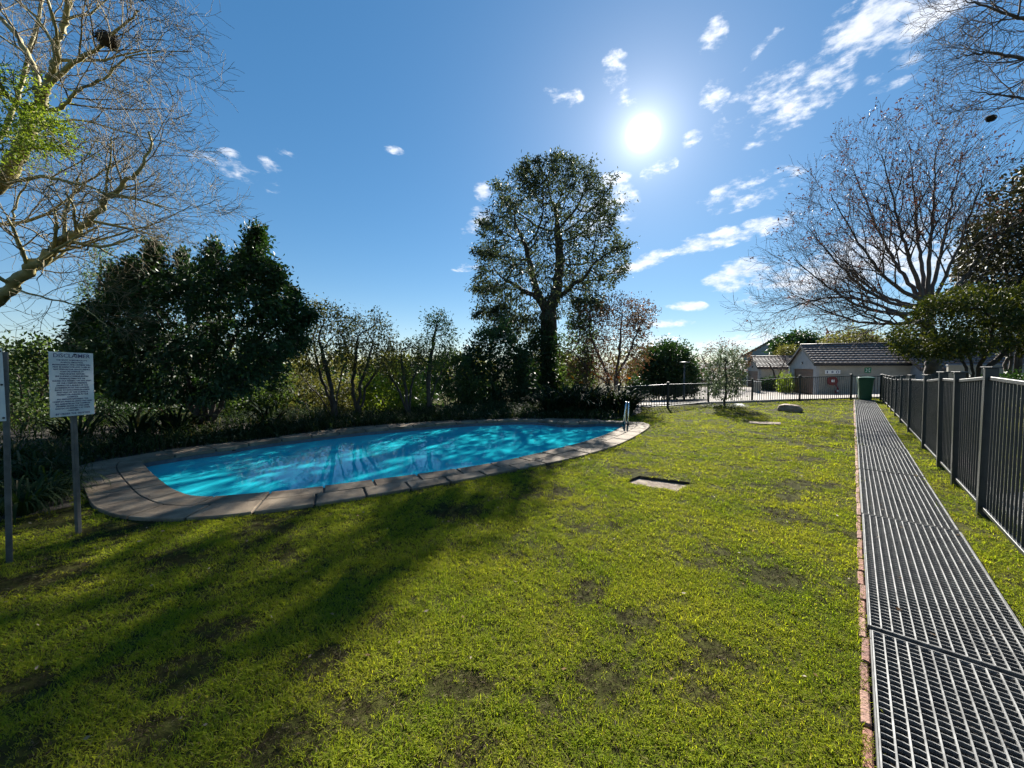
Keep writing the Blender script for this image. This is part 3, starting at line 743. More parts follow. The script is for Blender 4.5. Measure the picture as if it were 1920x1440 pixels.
# ------------------------------------------------------------------ buildings
def building(label, C, phi, Ln, Wd, zb, ze, za, tile='tile', door=True, lampon=True, extra=None, courses=8, name='garage', wallL='wall', wallG='wall_pale', ovh=.22):
    """C: corner between gable wall and long wall. local x runs along the long wall, local y along the gable wall (away)."""
    root = empty(name, (C[0], C[1], zb), -phi, label=label, cat='building')
    he, ha = ze - zb, za - zb; my = Wd / 2; th = .22
    dw0, dw1, dh = Wd * .10, Wd * .88, he * .80
    # gable wall with its door opening, built of pieces butted together
    g = MB()
    def quadprism(pts): # pts in (y,z), from x=0 to th
        n = len(pts); vs = [(0, y, z) for y, z in pts] + [(th, y, z) for y, z in pts]
        g.add(vs, [tuple(range(n)), tuple(range(2 * n - 1, n - 1, -1))] + [(i, n + i, n + (i + 1) % n, (i + 1) % n) for i in range(n)])
    if door:
        quadprism([(0, -.4), (0, dh), (dw0, dh), (dw0, -.4)]); quadprism([(dw1, -.4), (dw1, dh), (Wd, dh), (Wd, -.4)])
        quadprism([(0, dh), (0, he), (my, ha), (Wd, he), (Wd, dh)])
    else: quadprism([(0, -.4), (0, he), (my, ha), (Wd, he), (Wd, -.4)])
    g.build('gable_wall', M[wallG], root)
    MB().box(((th + Ln) / 2, th / 2 + .003, he / 2 - .2), (Ln - th, th, he + .4)).build('wall', M[wallL], root)
    MB().box(((th + Ln) / 2, Wd - th / 2 - .003, he / 2 - .2), (Ln - th, th, he + .4)).build('wall', M[wallL], root)
    b = MB(); n = [(Ln, 0, -.4), (Ln, 0, he), (Ln, my, ha), (Ln, Wd, he), (Ln, Wd, -.4)]
    b.add(n + [(x + .2, y, z) for x, y, z in n], [(0, 1, 2, 3, 4), (9, 8, 7, 6, 5)] + [(i, 5 + i, 5 + (i + 1) % 5, (i + 1) % 5) for i in range(5)])
    b.build('gable_wall', M[wallL], root)
    if door:
        d = MB().box((.16, (dw0 + dw1) / 2, dh / 2), (.04, dw1 - dw0, dh)).build('garage_door', M['door'], root)
        for i in range(6):
            MB().box((.13, (dw0 + dw1) / 2, dh * (i + .5) / 6), (.03, dw1 - dw0 - .04, dh / 6 - .03)).build('panel', M['door'], d, bevel=.008)
    # roof: stepped courses of tiles on both slopes
    sl = math.hypot(my + ovh, (ha - he) * (my + ovh) / my); pitch = math.atan2(ha - he, my)
    x0, x1 = -ovh, Ln + ovh + .2
    for sd in (-1, 1):
        for k in range(courses):
            s0 = sl * k / courses; s1 = sl * (k + 1.12) / courses
            def pt(s, lift):
                y = my + sd * s * math.cos(pitch); z = ha + .05 - s * math.sin(pitch) + lift; return y, z
            (ya, zaa), (yb, zbb) = pt(s0, .015), pt(s1, .10)
            (yc, zc), (yd, zd) = pt(s0, -.02), pt(s1, .01)
            c = MB()
            nt = max(4, int((x1 - x0) / .33))
            for j in range(nt):   # each tile slightly arched
                xa = x0 + (x1 - x0) * j / nt; xb = x0 + (x1 - x0) * (j + .94) / nt; xm = (xa + xb) / 2
                c.add([(xa, ya, zaa), (xm, ya, zaa + .02), (xb, ya, zaa), (xa, yb, zbb), (xm, yb, zbb + .02), (xb, yb, zbb), (xa, yd, zd), (xm, yd, zd), (xb, yd, zd)],
                      [(0, 1, 4, 3), (1, 2, 5, 4), (3, 4, 7, 6), (4, 5, 8, 7)])
            c.add([(x0, yc, zc - .01), (x1, yc, zc - .01), (x1, yd, zd - .01), (x0, yd, zd - .01)], [(0, 1, 2, 3)])
            c.build('tile_course', M[tile], root)
        y = my + sd * (my + ovh); z = he - (ha - he) * ovh / my
        MB().box(((x0 + x1) / 2, y - sd * .02, z - .06), (x1 - x0, .03, .20)).build('fascia', M['fascia'], root)
        for x in (x0, x1):
            MB().beam((x, my, ha - .02), (x, y, z - .02), .035, .2, Vector((0, 0, 1))).build('barge_board', M['fascia'], root)
    MB().tube([(x0, my, ha + .09), (x1, my, ha + .09)], .1, 8).build('ridge_tiles', M[tile], root, True)
    if lampon:
        l = MB().box((-.05, my * 1.0, dh + (he - dh) * .9 + .05), (.1, .12, .2)).build('wall_lamp', M['fascia'], root, bevel=.02)
        MB().box((-.108, my, dh + (he - dh) * .9 + .03), (.014, .08, .1)).build('lens', M['white'], l)
    return root
def zat(px, py, d): return W(px, py, d).z
C1 = (25.3, 32.0); zb1 = hgt(*C1)
g1 = building('grey garage with dark ridged tile roof and brown door, behind the green bin', C1, R(20), 6.0, 6.2, zb1, zat(1531, 680, 32), zat(1506, 648.5, 34.9))
# pilaster left of the gable
def local(root, x, y, z): return Vector((x, y, z))
MB().box((.1, 6.45, 1.15), (.35, .45, 2.9)).build('pillar', M['wall_pale'], g1, bevel=.01)
MB().tube([(6.1, -.06, -.2), (6.1, -.06, 2.6)], .05, 8).build('downpipe', M['fascia'], g1, True)
MB().tube([(-.2, -.30, 2.55), (6.4, -.30, 2.55)], .06, 8).build('gutter', M['fascia'], g1, True)
# notices and the hose reel on the long wall (they are fixed to that wall)
def wall_item(name, label, cat, px, py):
    """a point on the long wall of garage 1, as a position along the wall and a height"""
    r = ray(px, py); c = Vector((C1[0], C1[1])); d = Vector((math.cos(R(20)), -math.sin(R(20)))); nrm = Vector((-math.sin(R(20)), -math.cos(R(20))))
    t = c.dot(nrm) / Vector((r.x, r.y)).dot(nrm)
    p = Vector((0, 0, CAMZ)) + r * t
    return empty(name, (p.x, p.y, p.z), -R(20), label=label, cat=cat)
e = wall_item('wall_sign', 'narrow white sign with three dark symbols on the garage wall', 'sign', 1561, 697.5)
MB().box((0, -.02, 0), (1.02, .02, .30)).build('board', M['white'], e)
def disc(r, n=14): return [(r * math.cos(2 * math.pi * i / n), r * math.sin(2 * math.pi * i / n)) for i in range(n)]
def flat(root, poly, m, nm, y=-.033, x=0, z=0):
    MB().add([(px + x, y, pz + z) for px, pz in poly], [tuple(range(len(poly)))]).build(nm, m, root)
flat(e, [(-.04, -.1), (.04, -.1), (.04, .06), (.02, .1), (-.02, .1), (-.04, .06)], M['ink'], 'symbol', x=-.36)
star = []
for i in range(16): r_ = .11 if i % 2 == 0 else .05; star.append((r_ * math.cos(i * math.pi / 8), r_ * math.sin(i * math.pi / 8)))
flat(e, star, M['ink'], 'symbol', x=-.02)
rg = MB(); o_, i_ = disc(.11), disc(.07); n = 14
rg.add([(a + .33, -.033, b) for a, b in o_] + [(a + .33, -.033, b) for a, b in i_], [(k, (k + 1) % n, n + (k + 1) % n, n + k) for k in range(n)]); rg.build('symbol', M['ink'], e)
e = wall_item('wall_sign', 'square green sign with white arrows on the garage wall', 'sign', 1627, 694)
MB().box((0, -.02, 0), (.42, .02, .42)).build('board', M['green_sign'], e)
for k in range(4):
    a = math.pi / 4 + k * math.pi / 2; c, s = math.cos(a), math.sin(a)
    pts = [(.05, 0), (.10, .05), (.10, .018), (.20, .018), (.20, -.018), (.10, -.018), (.10, -.05)]
    flat(e, [(x * c - y * s, x * s + y * c) for x, y in pts], M['white'], 'arrow')
e = wall_item('hose_reel', 'dark red fire hose reel on the garage wall', 'hose reel', 1559, 714)
MB().tube([(0, -.02, 0), (0, -.10, 0)], .12, 16).build('hub', M['red'], e)
for y in (-.08, -.22): MB().tube([(0, y, 0), (0, y - .02, 0)], .36, 24).build('reel_disc', M['red'], e)
hose = [Vector((.30 * math.cos(t), -.15 + .004 * t, .30 * math.sin(t))) for t in [i * .35 for i in range(40)]]
MB().tube(hose, .025, 6).build('hose', M['rubber'], e, True)
MB().tube(catmull([Vector((.2, -.2, -.25)), Vector((.32, -.2, -.5)), Vector((.40, -.18, -.8)), Vector((.28, -.18, -.98)), Vector((.2, -.18, -.75))], 5, False), .05, 8).build('hose', M['red'], e, True)
MB().box((0, -.246, 0), (.22, .01, .2)).build('label_plate', M['white'], e)
MB().box((.36, -.24, -.82), (.18, .01, .16)).build('label_plate', M['white'], e)

g2 = building('middle grey garage with brown tile roof left of the nearer garage', (27.3, 42.5), R(20), 7.5, 6.0, -.95, zat(1422, 688, 42.5), zat(1412, 670, 45.5), 'tile_brown')
g3 = building('farthest small gabled garage partly behind the young tree', (31.3, 52.0), R(20), 5.5, 6.0, -.95, zat(1394, 697, 52), zat(1386, 679, 55), 'tile_brown')
h1 = building('pale house with tiled roof behind the yellow green tree at right', (30.5, 28.6), R(20), 14, 8, -.95, zat(1738, 689, 29), zat(1671, 640, 33), 'tile', False, False, name='house', courses=12)
h2 = building('large house with brown tiled roof rising behind the garages', (52, 66), R(-14), 26, 15, -.95, zat(1414, 664, 70), zat(1500, 636, 78), 'tile_brown', False, False, name='house', courses=14)
h3 = building('low grey outbuilding behind the lamp post and young tree', (24.6, 52), R(4), 3.2, 5, -.95, zat(1320, 711, 52), zat(1320, 694, 55), 'tile_brown', False, False, name='outbuilding', courses=8)
# low boundary wall and meter box between the garages
def wallbox(name, label, cat, c, size, rz, m, cap=None):
    root = empty(name, c, rz, label=label, cat=cat); MB().box((0, 0, size[2] / 2), size).build('body', m, root, bevel=.01)
    if cap: MB().box((0, 0, size[2] + .03), (size[0] + .08, size[1] + .08, .06)).build('cap', cap, root, bevel=.008)
p = T(1418, 735.5); wallbox('meter_box', 'grey concrete meter box between the far garages', 'box', (p.x, p.y, p.z), (.65, .5, 1.0), -.35, M['wall'], M['wall_pale'])
p = AP(16, 9.5); wallbox('boundary_wall', 'low plastered wall beneath the trees behind the side fence', 'wall', (29.3, 20.2, -.3), (9, .25, 1.9), -R(30), M['wall'], M['wall_pale'])

# ------------------------------------------------------------------ vegetation tools
def tubes_arr(chains, sides):
    """chains: list of (pts (k,3), radii (k,)) -> vertex and quad arrays"""
    Vs = []; Fs = []; off = 0
    ref = np.array([.31, .22, .92])
    for pts, rad in chains:
        k = len(pts)
        if k < 2: continue
        t = np.gradient(pts, axis=0); t /= np.linalg.norm(t, axis=1, keepdims=True) + 1e-9
        r0 = ref if abs(t[0] @ ref) < .9 else np.array([1., 0, 0])
        a = np.cross(t, r0); a /= np.linalg.norm(a, axis=1, keepdims=True) + 1e-9
        b = np.cross(t, a); n = sides(rad[0])
        th = np.arange(n) * 2 * np.pi / n
        V = pts[:, None, :] + rad[:, None, None] * (a[:, None, :] * np.cos(th)[None, :, None] + b[:, None, :] * np.sin(th)[None, :, None])
        Vs.append(V.reshape(-1, 3))
        i = np.arange(k - 1)[:, None] * n; j = np.arange(n)[None, :]; j2 = (j + 1) % n
        Fs.append(np.stack([i + j, i + j2, i + n + j2, i + n + j], -1).reshape(-1, 4) + off); off += k * n
    return np.concatenate(Vs), np.concatenate(Fs)
def nsides(r): return 9 if r > .08 else (6 if r > .025 else (4 if r > .012 else 3))
def leaves_arr(P, Dn, size, asp, rng, droop=.2, spread=.9):
    n = len(P)
    d = Dn + rng.normal(0, spread, (n, 3)); d[:, 2] -= droop; d /= np.linalg.norm(d, axis=1, keepdims=True) + 1e-9
    q = rng.normal(0, 1, (n, 3)); w = np.cross(d, q); w /= np.linalg.norm(w, axis=1, keepdims=True) + 1e-9
    nr = np.cross(d, w); L = size * rng.uniform(.6, 1.25, (n, 1))
    base = P; tip = P + d * L - np.array([0, 0, 1]) * L * droop * .3; mid = P + d * L * .45
    lf = mid + w * L * asp * .5 + nr * L * .08; rt = mid - w * L * asp * .5 + nr * L * .08
    V = np.stack([base, lf, tip, rt], 1).reshape(-1, 3)
    F = np.arange(n * 4).reshape(n, 4); at = np.repeat(rng.random(n), 4)
    return V, F, at
def colonize(init, attr, step, di, dk, rng, iters=140, wander=.12, trop=(0, 0, 0)):
    """space colonisation. init: list of polylines; the first point of a later line snaps to an existing node"""
    P = []; par = []
    for ln in init:
        prev = -1
        if P:
            q = np.array(P); prev = int(np.argmin(((q - np.array(ln[0])) ** 2).sum(1)))
            ln = ln[1:]
        for p in ln:
            p = np.array(p, float)
            if prev >= 0:
                a = P[prev]; m_ = max(1, int(np.linalg.norm(p - a) / step))
                for j in range(1, m_ + 1):
                    P.append(a + (p - a) * j / m_ + (rng.normal(0, step * .10, 3) if j < m_ else 0)); par.append(prev); prev = len(P) - 1
            else: P.append(p); par.append(-1); prev = 0
    attr = np.array(attr); q = np.array(P)
    nd = np.full(len(attr), 1e9); ni = np.zeros(len(attr), int)
    for s in range(0, len(q), 400):
        D = ((attr[:, None] - q[None, s:s + 400]) ** 2).sum(2); k = D.argmin(1); dm = np.sqrt(D[np.arange(len(attr)), k]); u = dm < nd; nd[u] = dm[u]; ni[u] = k[u] + s
    alive = np.ones(len(attr), bool); cnt = {}
    for it in range(iters):
        act = alive & (nd < di)
        if not act.any(): break
        idx = ni[act]; un, inv = np.unique(idx, return_inverse=True)
        Pn = np.array(P); d = attr[act] - Pn[idx]; d /= np.linalg.norm(d, axis=1, keepdims=True) + 1e-9
        S = np.zeros((len(un), 3)); np.add.at(S, inv, d); S /= np.linalg.norm(S, axis=1, keepdims=True) + 1e-9
        S += rng.normal(0, wander, S.shape) + np.array(trop); S /= np.linalg.norm(S, axis=1, keepdims=True)
        new = []
        for u, dr in zip(un, S):
            if cnt.get(u, 0) >= 3: 
                alive[act & (ni == u)] = False; continue
            cnt[u] = cnt.get(u, 0) + 1
            P.append(P[u] + dr * step); par.append(int(u)); new.append(len(P) - 1)
        if not new: break
        Q = np.array([P[i] for i in new]); D = ((attr[:, None] - Q[None]) ** 2).sum(2); k = D.argmin(1); dm = np.sqrt(D[np.arange(len(attr)), k])
        u = dm < nd; nd[u] = dm[u]; ni[u] = np.array(new)[k[u]]
        alive &= nd > dk
    return np.array(P), np.array(par)
def sc_chains(P, par, rt, rb):
    n = len(P); tips = np.zeros(n); ch = [[] for _ in range(n)]
    for i in range(n - 1, -1, -1):
        if not ch[i]: tips[i] = 1
        if par[i] >= 0: tips[par[i]] += tips[i]; ch[par[i]].append(i)
    e = math.log(max(2, tips[0])) / math.log(rb / rt); rad = rt * tips ** (1 / e)
    chains = []; stack = [(0, -1)]
    while stack:
        i, p = stack.pop(); c = [p, i] if p >= 0 else [i]
        while ch[i]:
            k = max(ch[i], key=lambda j: tips[j]); stack += [(j, i) for j in ch[i] if j != k]; i = k; c.append(i)
        r = rad[c].copy()
        if p >= 0: r[0] = r[1]
        chains.append((P[c], r))
    return chains, rad, tips
def poly_attr(poly, d, thick, n, rng, clump=.0, freq=.9, hollow=0):
    xs = [p[0] for p in poly]; ys = [p[1] for p in poly]; out = []; cx = (min(xs) + max(xs)) / 2; hw = (max(xs) - min(xs)) / 2
    cy = (min(ys) + max(ys)) / 2; hh = (max(ys) - min(ys)) / 2
    while len(out) < n:
        X = rng.uniform(min(xs), max(xs), 600); Y = rng.uniform(min(ys), max(ys), 600); ok = inpoly(X, Y, poly)
        for x, y in zip(X[ok], Y[ok]):
            k = min(1, ((x - cx) / hw) ** 2 * .7 + ((y - cy) / hh) ** 2 * .5)
            dd = rng.uniform(-1, 1); dep = d + dd * thick * math.sqrt(max(.06, 1 - k))
            p = W(x, y, dep)
            if clump and mnoise.noise(p * freq) < clump: continue
            out.append(tuple(p))
            if len(out) >= n: break
    return np.array(out)
def sc_tree(name, label, base, trunks, poly, d, thick, nattr, step, rb, rt, leaf, lmat, bmat, seed, per=6, cloud=.14, asp=.45, droop=.2, clump=0, freq=.9,
            leafmax=3, cat='tree', di=None, group=None, extra=None, trop=(0, 0, .05), lspread=.9):
    rng = np.random.default_rng(seed); base = Vector(base)
    at = poly_attr(poly, d, thick, nattr, rng, clump, freq)
    for (x0, y0, x1, y1, n_, wd_) in (extra or ()):     # single leaders that stand out of the crown
        t = rng.random(n_); dep = d + rng.uniform(-.6, .6) * thick
        at = np.concatenate([at, np.array([tuple(W(x0 + (x1 - x0) * a_ + rng.normal(0, wd_) * (.25 + a_), y0 + (y1 - y0) * a_, dep + rng.normal(0, .08))) for a_ in t])])
    P, par = colonize([[tuple(q) for q in ln] for ln in trunks], at, step, di or 1e6, step * 1.6, rng, trop=trop)
    ch, rad, tips = sc_chains(P, par, rt, rb)
    V, F = tubes_arr(ch, nsides)
    root = empty(name, base, label=label, cat=cat, group=group); b = np.array(base)
    link('trunk', arrmesh('trunk', V - b, F), bmat, root, True)
    cen = at.mean(0); dirs = at - cen; dirs /= np.linalg.norm(dirs, axis=1, keepdims=True) + 1e-9
    idx = np.repeat(np.arange(len(at)), int(per * 2.4))
    # each tuft of leaves is an uneven little cloud round a shoot end
    sz = rng.uniform(.5, 1.5, len(at))[idx][:, None]
    pos = at[idx] + rng.normal(0, cloud, (len(idx), 3)) * sz
    V, F, a = leaves_arr(pos, dirs[idx], leaf, asp, rng, droop, lspread)
    link('crown', arrmesh('crown', V - b, F, a), lmat, root)
    return root, P, par, tips
def rec(chains, tips, p, d, L, r, lev, rng, cfg):
    """free branching: a curved shoot with side shoots"""
    n = max(3, int(round(L / cfg['seg'][lev])) + 1); step = L / (n - 1)
    pts = [np.array(p, float)]; d = np.array(d, float) / np.linalg.norm(d); ds = [d]
    for i in range(n - 1):
        d = d + rng.normal(0, cfg['wander'][lev], 3) + np.array(cfg['trop'][lev]); d /= np.linalg.norm(d)
        pts.append(pts[-1] + d * step); ds.append(d)
    pts = np.array(pts); r1 = max(cfg['rmin'], r * cfg['taper'][lev]); rad = np.linspace(r, r1, n)
    chains.append((pts, rad))
    if lev >= len(cfg['num']): tips.append((pts[-1], d)); return
    side_shoots(chains, tips, pts, np.array(ds), rad, L, lev, rng, cfg)
def side_shoots(chains, tips, pts, ds, rad, L, lev, rng, cfg, t0=None, num=None, bias=None):
    num = num if num is not None else cfg['num'][lev]; n = len(pts); t0 = t0 if t0 is not None else cfg['t0'][lev]
    ph = rng.uniform(0, 6.28)
    for k in range(num):
        t = t0 + (1 - t0) * (k + rng.uniform(.1, .9)) / num; x = t * (n - 1); i = min(int(x), n - 2); f = x - i
        q = pts[i] * (1 - f) + pts[i + 1] * f; dd = ds[i]
        ph += 2.4 + rng.normal(0, .4)
        a = np.cross(dd, [.3, .2, .93]); a /= np.linalg.norm(a) + 1e-9; b = np.cross(dd, a)
        sd = a * math.cos(ph) + b * math.sin(ph); an = cfg['angle'][lev] * rng.uniform(.7, 1.25)
        nd = dd * math.cos(an) + sd * math.sin(an)
        if bias is not None: nd = nd + np.array(bias)
        ln = cfg['len'][lev] * rng.uniform(.6, 1.15) * (1 - .45 * t)
        rr_ = rad[i] * cfg['rr'][lev]
        rec(chains, tips, q, nd, ln, max(cfg['rmin'], min(rr_, cfg['rcap'][lev])), lev + 1, rng, cfg)
def polyl(pts, n=6): return np.array([tuple(q) for q in catmull([Vector(p) for p in pts], n, False)])
def limb_tree(root, limbs, cfg, seed, bmat, tmat, thick_r=.03):
    """limbs: list of (points, r0, r1, num, bias). returns shoot tips"""
    rng = np.random.default_rng(seed); base = np.array(root.location); chains = []; tips = []; big = []
    for pts, r0, r1, num, bias in limbs:
        q = polyl(pts); q[1:-1] += rng.normal(0, r0 * .22, q[1:-1].shape); rad = np.linspace(r0, r1, len(q)); big.append((q, rad))
        ds = np.gradient(q, axis=0); ds /= np.linalg.norm(ds, axis=1, keepdims=True)
        ln = np.linalg.norm(np.diff(q, axis=0), axis=1).sum()
        side_shoots(chains, tips, q, ds, rad, ln, 0, rng, cfg, num=int(num * cfg.get('mult', 1)), bias=bias)
    fat = [c for c in chains if c[1][0] > thick_r]; thin = [c for c in chains if c[1][0] <= thick_r]
    V, F = tubes_arr(big + fat, nsides); link('trunk', arrmesh('trunk', V - base, F), bmat, root, True)
    V, F = tubes_arr(thin, nsides); link('crown', arrmesh('crown', V - base, F), tmat, root, True)
    return tips, thin
def ribbons(B, az, L, wd, arch, rng, nseg=5, up=.9):
    """strap leaves: B (n,3) bases, az azimuths, lengths, widths"""
    n = len(B); t = np.linspace(0, 1, nseg + 1)
    el0 = up + rng.normal(0, .15, n); out = np.stack([np.cos(az), np.sin(az), np.zeros(n)], 1); sd = np.stack([-np.sin(az), np.cos(az), np.zeros(n)], 1)
    P = np.zeros((n, nseg + 1, 3)); P[:, 0] = B; el = el0.copy()
    for i in range(nseg):
        P[:, i + 1] = P[:, i] + (out * np.cos(el)[:, None] + np.array([0, 0, 1]) * np.sin(el)[:, None]) * (L / nseg)[:, None]
        el = el - arch * rng.uniform(.6, 1.4, n) / nseg * (1 + i * .5)
    w = np.interp(t, [0, .4, .8, 1], [.6, 1, .7, .04])
    A = P + sd[:, None] * (wd[:, None] * w[None])[..., None] * .5; Bq = P - sd[:, None] * (wd[:, None] * w[None])[..., None] * .5
    V = np.stack([A, Bq], 2).reshape(-1, 3); k = 2 * (nseg + 1)
    f = np.array([(2 * i, 2 * i + 1, 2 * i + 3, 2 * i + 2) for i in range(nseg)])
    F = (np.arange(n) * k)[:, None, None] + f[None]; return V, F.reshape(-1, 4), np.repeat(rng.random(n), k)
def strap_plant(name, label, base, n, L, wd, arch, m, seed, spread=.12, up=1.15, group=None, cat='plant', flowers=0):
    rng = np.random.default_rng(seed); az = rng.uniform(0, 6.283, n); r = spread * np.sqrt(rng.random(n))
    B_ = np.stack([r * np.cos(az), r * np.sin(az), np.zeros(n)], 1)
    V, F, a = ribbons(B_, az + rng.normal(0, .4, n), L * rng.uniform(.6, 1.15, n), wd * rng.uniform(.7, 1.2, n), arch, rng, 6, up)
    root = empty(name, base, label=label, cat=cat, group=group)
    link('leaves', arrmesh('leaves', V, F, a), m, root, True)
    for k in range(flowers):
        az = rng.uniform(0, 6.28); tp = Vector((math.cos(az) * .25, math.sin(az) * .25, L * rng.uniform(.85, 1.05)))
        st = MB().tube([(0, 0, 0), (tp.x * .4, tp.y * .4, tp.z * .6), tp], .012, 5).build('stalk', M['strap'], root, True)
        V, F, a = leaves_arr(np.repeat(np.array([tp]), 7, 0), np.repeat(np.array([[math.cos(az), math.sin(az), .6]]), 7, 0), .16, .3, rng, 0, .45)
        link('flower', arrmesh('flower', V, F, a), M['flower'], root)
    return root

# ------------------------------------------------------------------ lawn grass
def clump_mesh(seed, n, h, rad, wd, up=1.0, arch=1.15):
    rng = np.random.default_rng(seed); az = rng.uniform(0, 6.283, n); r = rad * np.sqrt(rng.random(n))
    B_ = np.stack([r * np.cos(rng.uniform(0, 6.28, n)), r * np.sin(rng.uniform(0, 6.28, n)), np.full(n, -.004)], 1)
    V, F, a = ribbons(B_, az, h * rng.uniform(.55, 1.2, n), wd * rng.uniform(.7, 1.2, n), arch, rng, 3, up)
    me = arrmesh('grass_clump', V, F, a); me.materials.append(M['grass']); return me
gcol = bpy.data.collections.new('grass_clumps')
for k in range(4):
    o = bpy.data.objects.new('grass_clump', clump_mesh(50 + k, 18, .029 + .004 * k, .040, .0034)); gcol.objects.link(o)
th = clump_mesh(71, 20, .040, .05, .0036, .35, .5); th.materials.clear(); M['thatch'] = leafmat('dead thatch', (.012,.010,.006), (.07,.052,.03), .25, (1.2,1.1,.8), .9, c3=(.22,.18,.11), spec=.03); th.materials.append(M['thatch'])
o = bpy.data.objects.new('grass_clump_thatch', th); gcol.objects.link(o)
def lawn_points():
    rng = np.random.default_rng(11); X = []; Y = []; S = []
    for r0, r1, dens, sc in ((0, 3.2, 1600, .95), (3.2, 5.5, 820, 1.2), (5.5, 9, 340, 1.65), (9, 14, 130, 2.3), (14, 26, 40, 3.2)):
        n = int(4 * r1 * r1 * dens * .5)
        x = rng.uniform(-r1, r1, n); y = rng.uniform(-.0, r1, n); rr_ = np.hypot(x, y); ok = (rr_ >= r0) & (rr_ < r1) & (y > np.abs(x) * .42 - .25)
        X.append(x[ok]); Y.append(y[ok]); S.append(np.full(ok.sum(), sc))
    X = np.concatenate(X); Y = np.concatenate(Y); S = np.concatenate(S)
    s = S_N.x * X + S_N.y * Y - S_0; a = A_DIR.x * X + A_DIR.y * Y; p = P_DIR.x * X + P_DIR.y * Y
    ok = (s < .35) & ~inpoly(X, Y, [(q.x, q.y) for q in OUT_C]) & ~((p > P_L - .030 - .012 * rng.random(len(X))) & (p < P_R + .018) & (a < A_END)) & ~inpoly(X, Y, bed_poly) & ~inpoly(X, Y, [(q.x, q.y) for q in grav])
    for px in (SL1, SL2, SL3): ok &= ~inpoly(X, Y, [(G(*q).x, G(*q).y) for q in px])
    ok &= ~((p > 3.5) & (rng.random(len(X)) > .5))
    X, Y, S = X[ok], Y[ok], S[ok]
    # worn and thin patches
    nz = np.array([mnoise.fractal(Vector((x * 1.15 + 3, y * 1.15 + 8, 0)), .9, 2, 4) for x, y in zip(X, Y)])
    n2 = np.array([mnoise.noise(Vector((x * 3.5, y * 3.5, 5))) for x, y in zip(X, Y)])
    bare = nz + .5 * n2
    for px, py, r_ in ((680,1330,.16),(540,1385,.12),(1130,1275,.15),(340,1260,.16),(330,1045,.22),(1450,1085,.2),(40,1290,.14),(30,1425,.12),(870,1290,.12),(300,1375,.14),(80,1085,.25),(1310,1300,.10),(420,1180,.16),(850,960,.3),(1190,1160,.14),(230,990,.3),(600,1240,.12)):
        c = G(px, py); dd = np.hypot(X - c.x, (Y - c.y) * 1.3) * (1 + .5 * n2); bare = np.maximum(bare, .85 * np.clip(1.6 - dd / r_, 0, 1))
    live = rng.random(len(X)) < np.clip(1.0 - 2.0 * np.clip(bare - .24, 0, 1), .14, 1)
    live &= rng.random(len(X)) > .05
    idx = np.where(live, rng.integers(0, 4, len(X)), 4)
    S = S * rng.uniform(.65, 1.25, len(X)) * np.clip(1.1 - .5 * np.clip(bare, -.3, .8), .6, 1.3)
    return X, Y, S, idx, rng
def build_grass():
    X, Y, S, idx, rng = lawn_points(); n = len(X)
    me = bpy.data.meshes.new('grass'); me.vertices.add(n)
    me.vertices.foreach_set('co', np.stack([X, Y, np.zeros(n)], 1).astype(np.float32).ravel())
    a = me.attributes.new('idx', 'INT', 'POINT'); a.data.foreach_set('value', idx.astype(np.int32))
    a = me.attributes.new('rot', 'FLOAT_VECTOR', 'POINT'); a.data.foreach_set('vector', np.stack([rng.normal(0, .14, n), rng.normal(0, .14, n), rng.uniform(0, 6.283, n)], 1).astype(np.float32).ravel())
    sx = S; sz = np.clip(S ** .35 * rng.uniform(.8, 1.15, n), .4, 1.6)
    a = me.attributes.new('scl', 'FLOAT_VECTOR', 'POINT'); a.data.foreach_set('vector', np.stack([sx, sx, sz], 1).astype(np.float32).ravel())
    o = link('grass', me, M['grass']); tag(o, 'short yellow green lawn grass with worn patches', 'grass', kind='stuff')
    ng = bpy.data.node_groups.new('scatter', 'GeometryNodeTree'); ng.interface.new_socket('Geometry', in_out='INPUT', socket_type='NodeSocketGeometry'); ng.interface.new_socket('Geometry', in_out='OUTPUT', socket_type='NodeSocketGeometry')
    N = ng.nodes; L = ng.links; gi = N.new('NodeGroupInput'); go = N.new('NodeGroupOutput'); ip = N.new('GeometryNodeInstanceOnPoints'); ci = N.new('GeometryNodeCollectionInfo')
    ci.inputs['Collection'].default_value = gcol; ci.inputs['Separate Children'].default_value = True; ci.inputs['Reset Children'].default_value = True
    ip.inputs['Pick Instance'].default_value = True
    ix = N.new('GeometryNodeInputNamedAttribute'); ix.data_type = 'INT'; ix.inputs[0].default_value = 'idx'
    L.new([q for q in ix.outputs if q.enabled][0], ip.inputs['Instance Index'])
    for nm, sk in (('rot', 'Rotation'), ('scl', 'Scale')):
        na = N.new('GeometryNodeInputNamedAttribute'); na.data_type = 'FLOAT_VECTOR'; na.inputs[0].default_value = nm; L.new(na.outputs[0], ip.inputs[sk])
    L.new(gi.outputs[0], ip.inputs['Points']); L.new(ci.outputs[0], ip.inputs['Instance']); L.new(ip.outputs[0], go.inputs[0])
    md = o.modifiers.new('scatter', 'NODES'); md.node_group = ng
    print('grass clumps', n)
build_grass()

